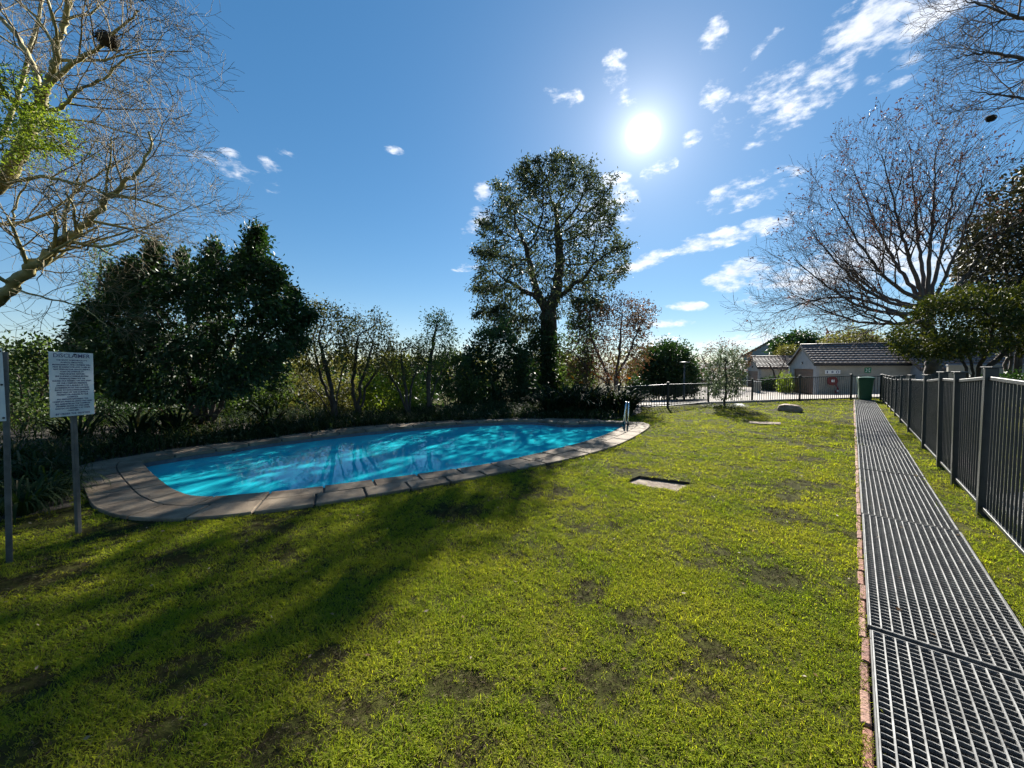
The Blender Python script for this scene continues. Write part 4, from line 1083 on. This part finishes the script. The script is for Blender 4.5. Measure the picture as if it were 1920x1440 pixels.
def litter():
    rng = np.random.default_rng(19); n = 900
    x = rng.uniform(-5, 7, n); y = rng.uniform(.6, 11, n); pp = P_DIR.x * x + P_DIR.y * y; z = np.where((pp > P_L) & (pp < P_R), .038, rng.uniform(.012, .035, n)); P_ = np.stack([x, y, z], 1)
    ok = ~inpoly(x, y, [(q.x, q.y) for q in I_C]); P_ = P_[ok]
    V, F, a = leaves_arr(P_, rng.normal(0, 1, (len(P_), 3)) * np.array([1, 1, .1]), .028, .5, rng, .05, .15)
    tag(link('leaf_litter', arrmesh('leaf_litter', V, F, a), M['litter']), 'small dry leaves scattered over the lawn', 'leaves', kind='stuff')
M['litter'] = leafmat('dry leaf', (.10,.06,.03), (.36,.29,.19), .3, (1.2,1,.8))
litter()

# ------------------------------------------------------------------ trees
def gp(px, d, dz=0): v = onground(px, d); return Vector((v.x, v.y, v.z + dz))
# fever tree at the left edge: its trunk stands outside the picture
D0 = 7.0
fb = gp(-330, 7.2)
fever = empty('bare_tree', fb, label='tall leafless tree with yellow bark and fine twigs at left edge', cat='tree')
cfgF = dict(mult=.85, seg=[.35, .22, .13, .09, .08], wander=[.10, .13, .17, .2, .2], trop=[(.01, 0, .02), (.015, 0, .03), (.01, 0, .03), (0, 0, .02), (0, 0, 0)], taper=[.5, .4, .4, .5, .5], rmin=.0028,
            num=[10, 7, 5], t0=[.25, .2, .2], angle=[.85, .8, .8], len=[1.55, .9, .45], rr=[.5, .55, .6], rcap=[.035, .014, .006])
def w3(l): return [W(*q) for q in l]
fl = [
 (w3([(-330,820,7.2),(-290,600,7.2),(-200,430,7.2),(-90,400,7.2),(0,340,7.1),(43,267,7),(69,207,7),(86,168,7)]), .20, .075, 10, (.25,0,0)),
 (w3([(86,168,7),(99,133,6.9),(108,86,6.8),(122,43,6.8),(129,-10,6.7),(150,-90,6.6)]), .062, .03, 14, None),
 (w3([(86,168,7),(140,116,6.8),(185,90,6.6),(215,60,6.4),(260,20,6.3)]), .042, .012, 13, (.15,0,0)),
 (w3([(80,185,7),(56,110,7.1),(26,60,7.3),(-20,10,7.4),(-60,-60,7.5)]), .05, .02, 10, None),
 (w3([(66,215,7),(110,203,6.9),(130,190,6.8),(142,172,6.7),(195,148,6.5),(232,112,6.4),(300,95,6.2)]), .038, .008, 14, (.15,0,-.05)),
 (w3([(30,290,7),(77,240,7.3),(150,226,7.5),(240,250,7.6),(330,270,7.7)]), .028, .006, 14, (.1,0,.05)),
 (w3([(0,349,7.1),(77,331,6.9),(103,336,6.8),(150,345,6.7),(200,362,6.6),(258,372,6.5),(320,396,6.4)]), .034, .006, 15, (.12,0,.1)),
 (w3([(-250,660,7.2),(-120,640,7.3),(0,562,7.2),(43,517,7.1),(86,476,7),(125,448,7),(181,400,6.9),(215,357,6.8),(258,318,6.7),(290,250,6.6)]), .13, .012, 22, (.1,0,.05)),
 (w3([(60,500,7.1),(40,470,7.2),(26,430,7.3),(30,380,7.3),(60,330,7.4)]), .035, .01, 10, None),
 (w3([(86,476,7),(150,462,7.2),(220,440,7.3),(300,415,7.4),(360,385,7.5)]), .026, .005, 14, (.1,0,.08)),
 (w3([(20,540,7.1),(90,560,6.9),(150,575,6.8),(200,610,6.7)]), .02, .005, 10, (.05,0,.2)),
 (w3([(-60,395,7.2),(-20,300,7.6),(30,190,7.9),(60,80,8.1),(90,-40,8.3)]), .06, .02, 12, None),
 (w3([(-90,400,7.2),(0,420,7.5),(90,400,7.8),(180,330,8.0),(250,290,8.1)]), .04, .008, 16, (.1,0,.05)),
 (w3([(129,0,6.8),(200,-40,6.6),(280,-60,6.4)]), .03, .008, 12, (.1,0,0)),
]
limb_tree(fever, fl, cfgF, 21, M['bark_fever'], M['twig_fever'], .02)
rng = np.random.default_rng(5)
# a leafy spray of fresh foliage in the same tree
pts = []; 
for (px, py, d, sp, n) in ((20,150,6.6,.45,700),(55,215,6.6,.40,900),(100,235,6.5,.28,500),(20,250,6.6,.5,700),(110,275,6.5,.22,260),(0,290,6.6,.4,400),(60,265,6.5,.3,400)):
    c = np.array(W(px, py, d)); pts.append(c + rng.normal(0, sp * .55, (n, 3)) * np.array([1, 1, .55]))
pts = np.concatenate(pts); V, F, a = leaves_arr(pts, np.tile(np.array([[.4, 0, .1]]), (len(pts), 1)), .075, .3, rng, .3, .6)
link('foliage', arrmesh('foliage', V - np.array(fb), F, a), M['leaf_fresh'], fever)
def nest(label, c, r, parent=None):
    rng = np.random.default_rng(int(abs(c.x * 97)) + 3); n = 260
    d = rng.normal(0, 1, (n, 3)); d /= np.linalg.norm(d, axis=1, keepdims=True)
    root = empty('bird_nest', c, label=label, cat='nest')
    bm = bmesh.new(); bmesh.ops.create_icosphere(bm, subdivisions=3, radius=r)
    for v in bm.verts:
        v.co *= 1 + .25 * mnoise.noise(v.co * 9 / r * .15); v.co.z *= .8; v.co.x *= 1.25
    me = bpy.data.meshes.new('bowl'); bm.to_mesh(me); bm.free(); link('bowl', me, M['nest'], root, True)
    t = np.cross(d, rng.normal(0, 1, (n, 3))); t /= np.linalg.norm(t, axis=1, keepdims=True)
    p = d * r * np.array([1.25, 1, .8]) * .97; q = p + t * r * .55 + d * r * .18
    V, F = tubes_arr([(np.array([a, (a + b) / 2 + c_ * r * .05, b]), np.array([.004, .004, .003])) for a, b, c_ in zip(p, q, d)], lambda r: 3)
    link('stalks', arrmesh('stalks', V, F), M['nest'], root)
nest('dark woven bird nest high in the leafless tree at left', W(202, 75, 6.5), .115)

# bare tree top right, trunk outside the picture
tb = gp(2230, 8.5)
tr = empty('bare_tree', tb, label='leafless branches reaching in at the top right corner', cat='tree')
cfgT = dict(cfgF); cfgT.update(len=[1.5, .8, .42], num=[10, 7, 5], trop=[(-.01, 0, .02), (-.01, 0, .03), (0, 0, .03), (0, 0, 0)])
limb_tree(tr, [
 (w3([(2230,760,8.5),(2210,500,8.5),(2150,300,8.5),(2080,150,8.4),(2010,60,8.2),(1950,20,8)]), .22, .05, 8, (-.2,0,0)),
 (w3([(2080,150,8.4),(1990,130,8.2),(1920,110,8),(1850,100,7.9),(1790,110,7.8)]), .06, .007, 16, (-.1,0,0)),
 (w3([(2010,60,8.2),(1930,40,8),(1870,20,7.9),(1810,0,7.8)]), .05, .008, 16, (-.1,0,0)),
 (w3([(2150,300,8.5),(2030,230,8.3),(1940,190,8.2),(1880,180,8.1),(1820,170,8)]), .05, .006, 16, (-.1,0,.02)),
 (w3([(1950,20,8),(1900,-30,7.9),(1860,-80,7.9)]), .04, .01, 10, None)], cfgT, 33, M['bark_grey'], M['twig'])
nest('small hanging nest in the branches at the top right corner', W(1858, 222, 8.0), .06)

# wide bare tree behind the side fence
D1 = 16
bb = gp(1749, D1)
bt = empty('bare_tree', bb, label='large spreading leafless tree behind the side fence, tips with dry pods', cat='tree')
cfgB = dict(seg=[.5, .3, .2, .15, .12], wander=[.07, .10, .13, .15, .15], trop=[(0, 0, .03), (0, 0, .04), (0, 0, .05), (0, 0, .03), (0, 0, 0)], taper=[.45, .4, .4, .5, .5], rmin=.0045,
            num=[9, 6, 4], t0=[.28, .2, .15], angle=[.55, .6, .65], len=[2.5, 1.4, .75], rr=[.5, .55, .6], rcap=[.05, .022, .011])
def lim(p0, p1, sag, dd, r0, r1, num):
    (x0, y0), (x1, y1) = p0, p1; x1 = x0 + (x1 - x0) * .86; y1 = y0 + (y1 - y0) * .86; num = int(num * .75)
    P_ = []
    for i in range(5):
        t = i / 4; P_.append(W(x0 + (x1 - x0) * t, y0 + (y1 - y0) * t + sag * math.sin(math.pi * t), D1 + dd * t))
    return (P_, r0, r1, num, None)
bl_ = [(w3([(1751,730,16),(1749,690,16),(1747,650,16),(1738,600,16),(1732,565,16)]), .27, .2, 0, None)]
for e in (((1740,620),(1395,588),-48,-1.5,.075,.009,22),((1738,600),(1440,540),28,1.0,.08,.010,20),((1735,585),(1450,470),38,-2.0,.085,.010,22),((1735,580),(1475,395),42,.5,.085,.010,22),
          ((1732,565),(1530,330),40,-1.2,.09,.010,24),((1732,565),(1575,270),30,1.5,.09,.010,24),((1732,560),(1640,245),20,-.8,.09,.010,24),((1735,560),(1700,225),10,1.8,.085,.010,22),
          ((1738,560),(1760,215),4,-1,.085,.010,22),((1742,565),(1815,235),10,1.0,.085,.01,20),((1745,570),(1860,290),20,-1.5,.08,.01,18),((1745,580),(1900,380),20,1.0,.10,.012,16),((1740,600),(1560,560),20,-2.8,.08,.01,18),
          ((1735,575),(1520,440),30,2.5,.09,.01,18)):
    bl_.append(lim(*e))
tips, thin = limb_tree(bt, bl_, cfgB, 8, M['bark_grey'], M['twig'])
rng = np.random.default_rng(12)
tp = np.array([t[0] for t in tips]); td = np.array([t[1] for t in tips])
hi = tp[:, 2] > 6.5
sel = np.where(rng.random(len(tp)) < np.where(hi, .26, .04))[0]; sel = np.repeat(sel, 4)
V, F, a = leaves_arr(tp[sel] + rng.normal(0, .06, (len(sel), 3)), td[sel], .11, .5, rng, .3)
link('seed_pods', arrmesh('seed_pods', V - np.array(bb), F, a), M['pod'], bt)

# tall tree behind the pool
DT = 21.0
b = gp(1030, DT)
tall_poly = [(915,612),(895,560),(893,500),(905,455),(900,420),(925,385),(930,345),(965,325),(985,300),(1010,310),(1040,286),(1075,298),(1100,318),(1130,325),(1128,350),(1165,385),(1150,415),(1178,470),(1170,510),(1145,540),(1125,575),(1090,590),(1060,585),(1030,600),(1000,590),(960,610)]
def W_(px, py, d): return tuple(W(px, py, d))
sc_tree('tall_tree', 'tallest tree with thick forked trunk standing behind the pool', b,
        [[tuple(b), W_(1031,700,DT), W_(1030,640,DT), W_(1029,590,DT)], [W_(1029,590,DT), W_(1012,560,DT-.4), W_(1000,520,DT-.8), W_(985,460,DT-1)], [W_(1029,590,DT), W_(1044,545,DT+.3), W_(1050,490,DT+.6), W_(1045,420,DT+.8)],
         [W_(1040,570,DT), W_(1068,540,DT-.6), W_(1100,515,DT-1.2)], [W_(1012,560,DT), W_(975,540,DT+1), W_(940,520,DT+1.2)]],
        tall_poly, DT, 3.0, 1500, .30, .46, .012, .19, M['leaf_tall'], M['bark_dark'], 3, per=6.7, cloud=.15, asp=.36, clump=.0, freq=1.0, leafmax=4, extra=((1042,284,1035,360,45,9),(985,298,995,370,40,8),(1010,296,1012,370,40,8),(1075,292,1065,370,18,8),(1112,300,1085,380,18,7),(1150,330,1110,400,20,7),(1176,380,1120,430,18,7),(1182,455,1125,480,20,7),(1178,500,1120,520,18,7),(928,340,960,400,40,8),(900,415,945,440,40,8),(888,470,940,480,40,8),(884,540,940,540,45,8),(890,590,950,575,50,9),(920,625,965,590,60,10),(960,640,985,590,60,11),(1000,650,1005,590,50,10),(1130,580,1080,560,45,9)))
# ivy-clad lower trunk and shrubs round it
def shrub(label, px, d, poly, thick, n, step, leaf, lm, seed, per=8, cloud=.12, name='shrub', rb=.06, stems=4, clump=0, bm=None, cat='shrub', asp=.45, freq=1.2, leafmax=3, group=None, droop=.2, extra=None):
    b = gp(px, d); xs = [p[0] for p in poly]; ys = [p[1] for p in poly]; rs = random.Random(seed); tr = []
    cx, cy = sum(xs) / len(xs), sum(ys) / len(ys)
    for k in range(stems):
        ex = cx + (max(xs) - min(xs)) * .30 * ((k + .5) / stems * 2 - 1) + rs.uniform(-6, 6); ey = cy + (max(ys) - cy) * .3
        bx = tuple(b + Vector((rs.uniform(-.1, .1), rs.uniform(-.1, .1), 0))) if k == 0 else tuple(b)
        tr.append([bx, W_((px + ex) / 2 + rs.uniform(-5, 5), (ey + max(ys)) / 2 + 8, d + rs.uniform(-.2, .2)), W_(ex, ey, d + rs.uniform(-thick, thick) * .4)])
    return sc_tree(name, label, b, tr, poly, d, thick, n, step, rb, .006, leaf, lm, bm or M['bark_dark'], seed, per, cloud, asp, droop, clump, freq, leafmax, cat, group=group, extra=extra)
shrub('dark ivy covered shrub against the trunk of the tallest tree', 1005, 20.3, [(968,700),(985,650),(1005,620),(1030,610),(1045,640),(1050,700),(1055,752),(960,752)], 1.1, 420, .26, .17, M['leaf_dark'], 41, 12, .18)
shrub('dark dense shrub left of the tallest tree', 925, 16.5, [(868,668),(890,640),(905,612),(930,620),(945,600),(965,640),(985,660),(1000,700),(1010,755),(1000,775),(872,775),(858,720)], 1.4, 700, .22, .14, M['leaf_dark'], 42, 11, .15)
# dark broad evergreen behind the pool at left
DE = 9.0
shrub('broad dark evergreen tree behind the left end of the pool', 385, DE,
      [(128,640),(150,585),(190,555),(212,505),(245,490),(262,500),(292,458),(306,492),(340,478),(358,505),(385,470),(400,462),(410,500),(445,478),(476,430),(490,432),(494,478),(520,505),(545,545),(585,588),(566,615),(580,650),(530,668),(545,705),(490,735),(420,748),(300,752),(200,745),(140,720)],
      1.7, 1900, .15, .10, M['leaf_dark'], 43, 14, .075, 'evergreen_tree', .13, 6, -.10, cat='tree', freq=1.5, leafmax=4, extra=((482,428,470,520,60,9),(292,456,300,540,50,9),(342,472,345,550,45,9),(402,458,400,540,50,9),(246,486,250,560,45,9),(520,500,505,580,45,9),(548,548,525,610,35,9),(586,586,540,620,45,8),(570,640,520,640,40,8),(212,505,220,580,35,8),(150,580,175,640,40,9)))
# airy multi-stemmed trees behind the middle of the pool
def multi(label, base_px, d, stems, poly, thick, n, lm, seed, leaf=.085, per=3, rb=.09, step=.15, clump=0, rt=.005, cat='tree', asp=.4, leafmax=2, cloud=.09, bm=None, name='slender_tree'):
    b = gp(base_px, d)
    tr = [[tuple(b)] + [W_(x, y, d + dd) for x, y, dd in s] for s in stems]
    return sc_tree(name, label, b, tr, poly, d, thick, n, step, rb, rt, leaf, lm, bm or M['bark_dark'], seed, per, cloud, asp, .3, clump, 1.3, leafmax, cat)
multi('airy small tree with two leaning trunks behind the pool middle', 628, 10.5, [[(612,735,0),(600,700,.2),(590,660,.3)], [(622,730,0),(612,690,-.2),(598,640,-.3)], [(604,750,.3),(575,715,.5),(548,690,.6)], [(632,740,0),(640,700,.4),(655,660,.5)]],
      [(545,660),(560,605),(588,562),(612,570),(640,580),(655,600),(650,650),(640,690),(600,700),(560,700)], 1.3, 520, M['leaf_olive'], 51, per=4)
multi('airy small tree with upright fan of stems right of the leaning one', 668, 11.2, [[(675,720,0),(690,680,.2),(700,640,.3)], [(660,715,0),(668,670,-.3),(672,630,-.4)], [(690,720,.3),(715,680,.4),(728,650,.4)]],
      [(640,690),(650,610),(672,588),(690,600),(705,578),(722,600),(738,625),(740,660),(730,690),(690,705)], 1.2, 460, M['leaf_olive'], 52, per=4)
multi('slender young tree with tall narrow crown behind the pool', 802, 12.0, [[(803,720,0),(806,680,.1),(812,640,.1),(818,610,.1)], [(815,725,0),(830,690,.2),(842,660,.2)], [(800,710,0),(788,680,-.2),(782,655,-.2)]],
      [(780,670),(785,640),(800,610),(795,588),(815,590),(830,582),(842,610),(862,632),(850,660),(830,690),(800,690)], .9, 330, M['leaf_mid'], 53, per=4)
multi('thin leaning tree with yellowish leaves left of the narrow crowned one', 765, 11.3, [[(750,735,0),(728,700,.2),(715,670,.3)], [(760,725,0),(755,690,-.2),(752,660,-.2)], [(770,730,.2),(782,690,.3),(790,665,.3)]],
      [(712,690),(735,645),(752,640),(775,638),(795,655),(800,690),(770,710),(725,715)], 1.0, 330, M['leaf_olive'], 54, per=3)
# rusty small tree right of the tall one
multi('small tree with rusty autumn leaves right of the tallest tree', 1150, 18, [[(1155,700,0),(1162,650,.2),(1165,600,.2)], [(1140,705,0),(1120,660,.4),(1105,620,.5)], [(1160,700,0),(1185,650,-.5),(1200,610,-.6)], [(1135,715,0),(1100,690,-.4),(1075,660,-.6)]],
      [(1058,690),(1062,620),(1085,575),(1110,580),(1150,548),(1180,560),(1205,565),(1228,582),(1212,620),(1215,660),(1195,700),(1150,720),(1090,725)], 2.2, 1000, M['leaf_rust'], 55, .13, 4, .14, .22, -.05, .007, cloud=.16, bm=M['bark_grey'])
shrub('green leafy undergrowth tree between the tallest tree and the rusty one', 1085, 19.5, [(1050,740),(1052,650),(1070,590),(1100,585),(1115,620),(1110,680),(1120,735)], 1.4, 420, .26, .15, M['leaf_mid'], 56, 6, .16, 'small_tree', cat='tree', clump=-.05)
# shrubs filling behind the trees on the left
for i, (px, d, poly, lm, lab) in enumerate((
    (40, 9.5, [(-60,790),(-50,660),(0,640),(30,660),(70,625),(110,650),(135,690),(150,780)], 'leaf_mid', 'mid green shrub behind the disclaimer board'),
    (590, 13.5, [(520,775),(525,700),(560,690),(600,700),(640,690),(670,715),(680,775)], 'leaf_olive', 'olive shrub low behind the two leaning trunks'),
    (740, 13.0, [(670,778),(675,710),(700,690),(740,670),(770,690),(790,720),(800,778)], 'leaf_fresh', 'yellow green backlit shrub low behind the pool'),
    (845, 15.0, [(795,775),(800,700),(830,665),(860,660),(885,690),(900,740),(895,775)], 'leaf_mid', 'rounded green shrub between narrow tree and dark shrub'),
    (470, 12.5, [(410,775),(415,690),(450,670),(500,680),(540,700),(545,775)], 'leaf_mid', 'shaded shrub under the broad evergreen'),
    (200, 12.5, [(110,775),(120,650),(160,600),(230,610),(280,650),(300,775)], 'leaf_dark', 'dark shrub behind the broad evergreen at left'))):
    shrub(lab, px, d, poly, 1.0, 330, .22, .11, M[lm], 60 + i, 8, .14, clump=-.1)
multi('thin tall shoot of grey leaves rising left of the broad evergreen', 165, 11.5, [[(170,700,0),(180,600,0),(186,520,0),(190,470,0)]], [(135,640),(140,560),(165,500),(180,455),(200,450),(212,500),(205,580),(190,650)], .8, 260, M['leaf_mid'], 68, per=4)
# a far-off wood beyond the garden: one mass of tree tops
def far_wood(name, label, y0, y1, x0, x1, n, hmin, hmax, seed, lm):
    rng = np.random.default_rng(seed); P_ = []; A_ = []
    for k in range(n):
        x = rng.uniform(x0, x1); y = rng.uniform(y0, y1); h = rng.uniform(hmin, hmax); w = h * rng.uniform(.45, .75); m_ = 240
        q = rng.normal(0, 1, (m_, 3)); q /= np.linalg.norm(q, axis=1, keepdims=True); q *= rng.uniform(.55, 1.05, (m_, 1)) * np.array([w, w, h * .55])
        P_.append(q + np.array([x, y, hgt(x, y) + h * .5]))
    P_ = np.concatenate(P_); d = np.tile(np.array([[0, 0, .4]]), (len(P_), 1))
    V, F, a = leaves_arr(P_, d, .55 * hmax / 5, .6, rng, .2)
    tag(link(name, arrmesh(name, V, F, a), M[lm]), label, 'trees', kind='stuff')
far_wood('far_trees', 'distant mass of tree tops beyond the garden', 38, 75, -90, 14, 90, 3.2, 5.5, 301, 'leaf_olive')
far_wood('far_bushes', 'dark bushes in a mass behind the slender trees', 17, 30, -34, -1, 70, 1.6, 2.8, 302, 'leaf_dark')
# hedge and trees beyond the road
shrub('dark rounded hedge tree behind the lamp post', 1255, 28, [(1196,738),(1200,690),(1216,655),(1240,652),(1262,643),(1290,660),(1303,690),(1302,738)], 2.4, 700, .36, .24, M['leaf_dark'], 71, 11, .24, 'hedge_tree', cat='tree')
shrub('clipped round shrub beside the rusty tree', 1193, 24, [(1175,740),(1178,718),(1195,709),(1212,718),(1216,740)], .7, 120, .25, .14, M['leaf_dark'], 72, 10, .12)
multi('pinkish leafless tree far behind the young lawn tree', 1345, 44, [[(1346,705,0),(1350,680,0),(1352,660,0)], [(1338,705,0),(1325,685,.5),(1315,665,.6)], [(1356,705,0),(1378,685,-.5),(1395,660,-.6)]],
      [(1298,690),(1310,655),(1335,645),(1355,637),(1385,648),(1408,655),(1405,690),(1380,712),(1330,712)], 3, 600, M['leaf_rust'], 73, .22, 2, .25, .4, 0, .014, cloud=.25, bm=M['bark_grey'])
shrub('dark rounded tree rising behind the house roof', 1500, 62, [(1448,655),(1462,638),(1485,630),(1515,630),(1535,640),(1552,655),(1548,672),(1455,672)], 4, 420, .7, .5, M['leaf_dark'], 74, 10, .5, 'round_tree', cat='tree', rb=.2)
shrub('pale green small tree in front of the brown roof', 1478, 46, [(1456,668),(1462,652),(1478,650),(1495,655),(1500,675),(1485,690),(1465,688)], 1.6, 200, .4, .25, M['leaf_olive'], 75, 6, .25, 'small_tree', cat='tree')
shrub('olive tree canopy behind the ridge of the nearest garage', 1610, 50, [(1540,648),(1560,632),(1600,622),(1640,630),(1680,640),(1690,660),(1545,664)], 4, 420, .6, .4, M['leaf_olive'], 76, 6, .4, 'small_tree', cat='tree')
shrub('clipped hedge beside the meter box', 1444, 40, [(1427,738),(1428,716),(1440,708),(1458,710),(1464,738)], 1.0, 160, .3, .18, M['leaf_dark'], 77, 10, .16)
shrub('sunlit yellow green bush in front of the pillar', 1470, 37, [(1462,735),(1458,712),(1470,703),(1486,706),(1484,735)], .7, 110, .28, .18, M['leaf_fresh'], 78, 7, .15)
multi('small bare tree in front of the middle garage', 1453, 39, [[(1455,715,0),(1450,695,0),(1440,680,.2)], [(1458,710,0),(1466,690,0),(1472,675,.2)]], [(1425,690),(1440,668),(1475,665),(1490,680),(1480,700),(1440,702)], 1.4, 160, M['pod'], 79, .1, 1, .12, .3, 0, .012)
# young tree on the lawn
by = gp(1359, 14.5)
multi('young silvery leaved tree standing on the lawn before the far fence', 1359, 14.5, [[(1360,745,0),(1361,720,0),(1360,690,0),(1362,665,0)]],
      [(1322,702),(1330,680),(1348,660),(1365,650),(1380,660),(1396,685),(1398,715),(1385,742),(1362,748),(1338,742),(1328,725)], .85, 300, M['leaf_silver'], 81, .075, 9, .045, .10, 0, .004, cloud=.06, name='young_tree')
rng = np.random.default_rng(4); n = 420
az = rng.uniform(0, 6.28, n); r = .62 * np.sqrt(rng.random(n)); B_ = np.stack([r * np.cos(az) * 1.2, r * np.sin(az), np.zeros(n)], 1)
V, F, a = ribbons(B_, az, rng.uniform(.12, .28, n), np.full(n, .02), 1.5, rng, 4, 1.0)
tag(link('ground_cover', arrmesh('ground_cover', V, F, a), M['strap']), 'low tuft of ground cover round the foot of the young tree', 'plant').location = by
# evergreen on the right behind the fence, and the dark tree above it
DY = 11.0
multi('bushy yellow green evergreen with several dark stems behind the side fence', 1830, DY, [[(1812,690,0),(1795,660,.3),(1770,640,.5)], [(1835,690,0),(1850,655,-.4),(1860,630,-.5)], [(1822,690,.3),(1812,650,.6),(1815,620,.6)], [(1850,690,-.2),(1890,655,0),(1930,630,0)]],
      [(1672,640),(1690,605),(1715,600),(1720,575),(1760,560),(1790,545),(1830,540),(1870,550),(1930,535),(2000,545),(2060,600),(2040,660),(1960,668),(1880,655),(1800,662),(1730,668),(1690,660)], 1.7, 1300, M['leaf_yew'], 91, .10, 11, .10, .17, -.06, .007, cloud=.10, name='evergreen_tree', leafmax=4)
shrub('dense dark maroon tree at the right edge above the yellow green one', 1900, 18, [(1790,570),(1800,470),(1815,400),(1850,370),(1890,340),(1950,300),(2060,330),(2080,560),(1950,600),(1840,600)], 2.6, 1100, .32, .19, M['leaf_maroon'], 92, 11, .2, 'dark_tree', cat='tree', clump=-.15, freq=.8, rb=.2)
shrub('low dark hedge beyond the lawn right of the side fence', 1900, 13.5, [(1800,742),(1800,716),(1860,706),(1960,705),(2060,710),(2060,745)], .8, 420, .2, .10, M['leaf_dark'], 93, 10, .1, 'hedge')

# ------------------------------------------------------------------ garden bed plants
def bed_stuff():
    rng = np.random.default_rng(77); Bs = []
    for k, i in enumerate(range(NS)):
        if nor[i].y > .15 or nor[i].x < -.75:
            for _ in range(60):
                o = abs(rng.normal(0, 1.0)) + .10; q = I_C[i] + nor[i] * (wid[i] + o) + Vector((rng.normal(0, .15), rng.normal(0, .15)))
                Bs.append((q.x, q.y, hgt(q.x, q.y), o))
    for _ in range(9000):
        x = rng.uniform(-16, 2); y = rng.uniform(3, 15); Bs.append((x, y, hgt(x, y), rng.uniform(.6, 2.0)))
    Bs = np.array(Bs); ok = inpoly(Bs[:, 0], Bs[:, 1], bed_poly) & ~inpoly(Bs[:, 0], Bs[:, 1], [(q.x, q.y) for q in OUT_C]); Bs = Bs[ok]; n = len(Bs)
    pz = np.array([mnoise.noise(Vector((x * .7, y * .7, 2))) for x, y in Bs[:, :2]])
    Ln = (.26 + .34 * np.clip(Bs[:, 3] / 1.2, 0, 1)) * rng.uniform(.6, 1.25, n) * (1 + .5 * pz)
    V, F, a = ribbons(Bs[:, :3], rng.uniform(0, 6.28, n), Ln, rng.uniform(.010, .024, n), 1.5, rng, 5, 1.25)
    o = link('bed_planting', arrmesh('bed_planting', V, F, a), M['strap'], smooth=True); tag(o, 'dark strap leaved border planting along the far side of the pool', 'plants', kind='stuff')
    # small leaves at the edge of the bed
    m_ = 5200; idx = rng.integers(0, n, m_); p = Bs[idx, :3] * 1.0; sel = Bs[idx, 3] < .55; p = p[sel]; p[:, :2] += rng.normal(0, .12, (len(p), 2)); p[:, 2] += np.abs(rng.normal(0, .07, len(p))) + .02
    k = inpoly(p[:, 0], p[:, 1], bed_poly) & ~inpoly(p[:, 0], p[:, 1], [(q.x, q.y) for q in OUT_C]); p = p[k]
    V, F, a = leaves_arr(p, np.tile(np.array([[0, 0, .5]]), (len(p), 1)), .07, .6, rng, .1)
    o = link('edge_planting', arrmesh('edge_planting', V, F, a), M['cover']); tag(o, 'small pale leaved ground cover at the bed edge', 'plants', kind='stuff')
bed_stuff()
for k, (px, py, L_, n, fl_, lab) in enumerate(((1040,778,1.15,70,0,'leftmost clump of long stiff leaves at the far end of the pool'), (1085,777,1.25,80,2,'tall stiff leaved clump with orange flowers behind the entry steps'),
      (1130,776,1.2,80,1,'stiff leaved clump with an orange flower beyond the ladder'), (1168,776,1.2,80,2,'rightmost flowering stiff leaved clump beside the lawn'), (1062,771,1.4,70,0,'taller stiff leaved clump behind the row at the pool end'), (1110,769,1.4,70,1,'back row clump with one flower stalk behind the pool end'))):
    p = G(px, py); strap_plant('bird_of_paradise', lab, (p.x, p.y, hgt(p.x, p.y)), int(n * 2.2), L_ * .95, .075, .9, M['strap_blue'], 200 + k, .28, 1.25, 'bird of paradise clumps', flowers=fl_)
for k, (px, py, L_, n, lab) in enumerate(((40,962,.62,130,'grassy strap leaved clump at the left edge between the two sign posts'), (95,935,.58,120,'arching grassy clump just behind the disclaimer post'), (-30,930,.75,120,'tall grassy clump at the left edge behind the cut off board'),
      (60,905,.75,120,'grassy clump in deep shade behind the disclaimer board'), (20,880,.9,120,'broad arching clump farthest back at the left edge'))):
    p = G(px, py); strap_plant('strap_plant', lab, (p.x, p.y, .004), n, L_, .02, 1.5, M['strap'], 230 + k, .16, 1.2, 'grassy clumps at the left edge')
for k, (px, d, L_, lab) in enumerate(((250, 8.3, 1.0, 'large stiff leaved plant under the broad evergreen, left'), (330, 8.6, 1.1, 'large stiff leaved plant under the broad evergreen, middle'), (500, 9.6, 1.0, 'large arching plant at the right foot of the broad evergreen'), (140, 8.0, 1.1, 'large stiff leaved plant right of the disclaimer board'))):
    strap_plant('bird_of_paradise', lab, gp(px, d), 60, L_, .05, 1.0, M['strap_blue'], 250 + k, .25, 1.2, 'bird of paradise under the evergreen')
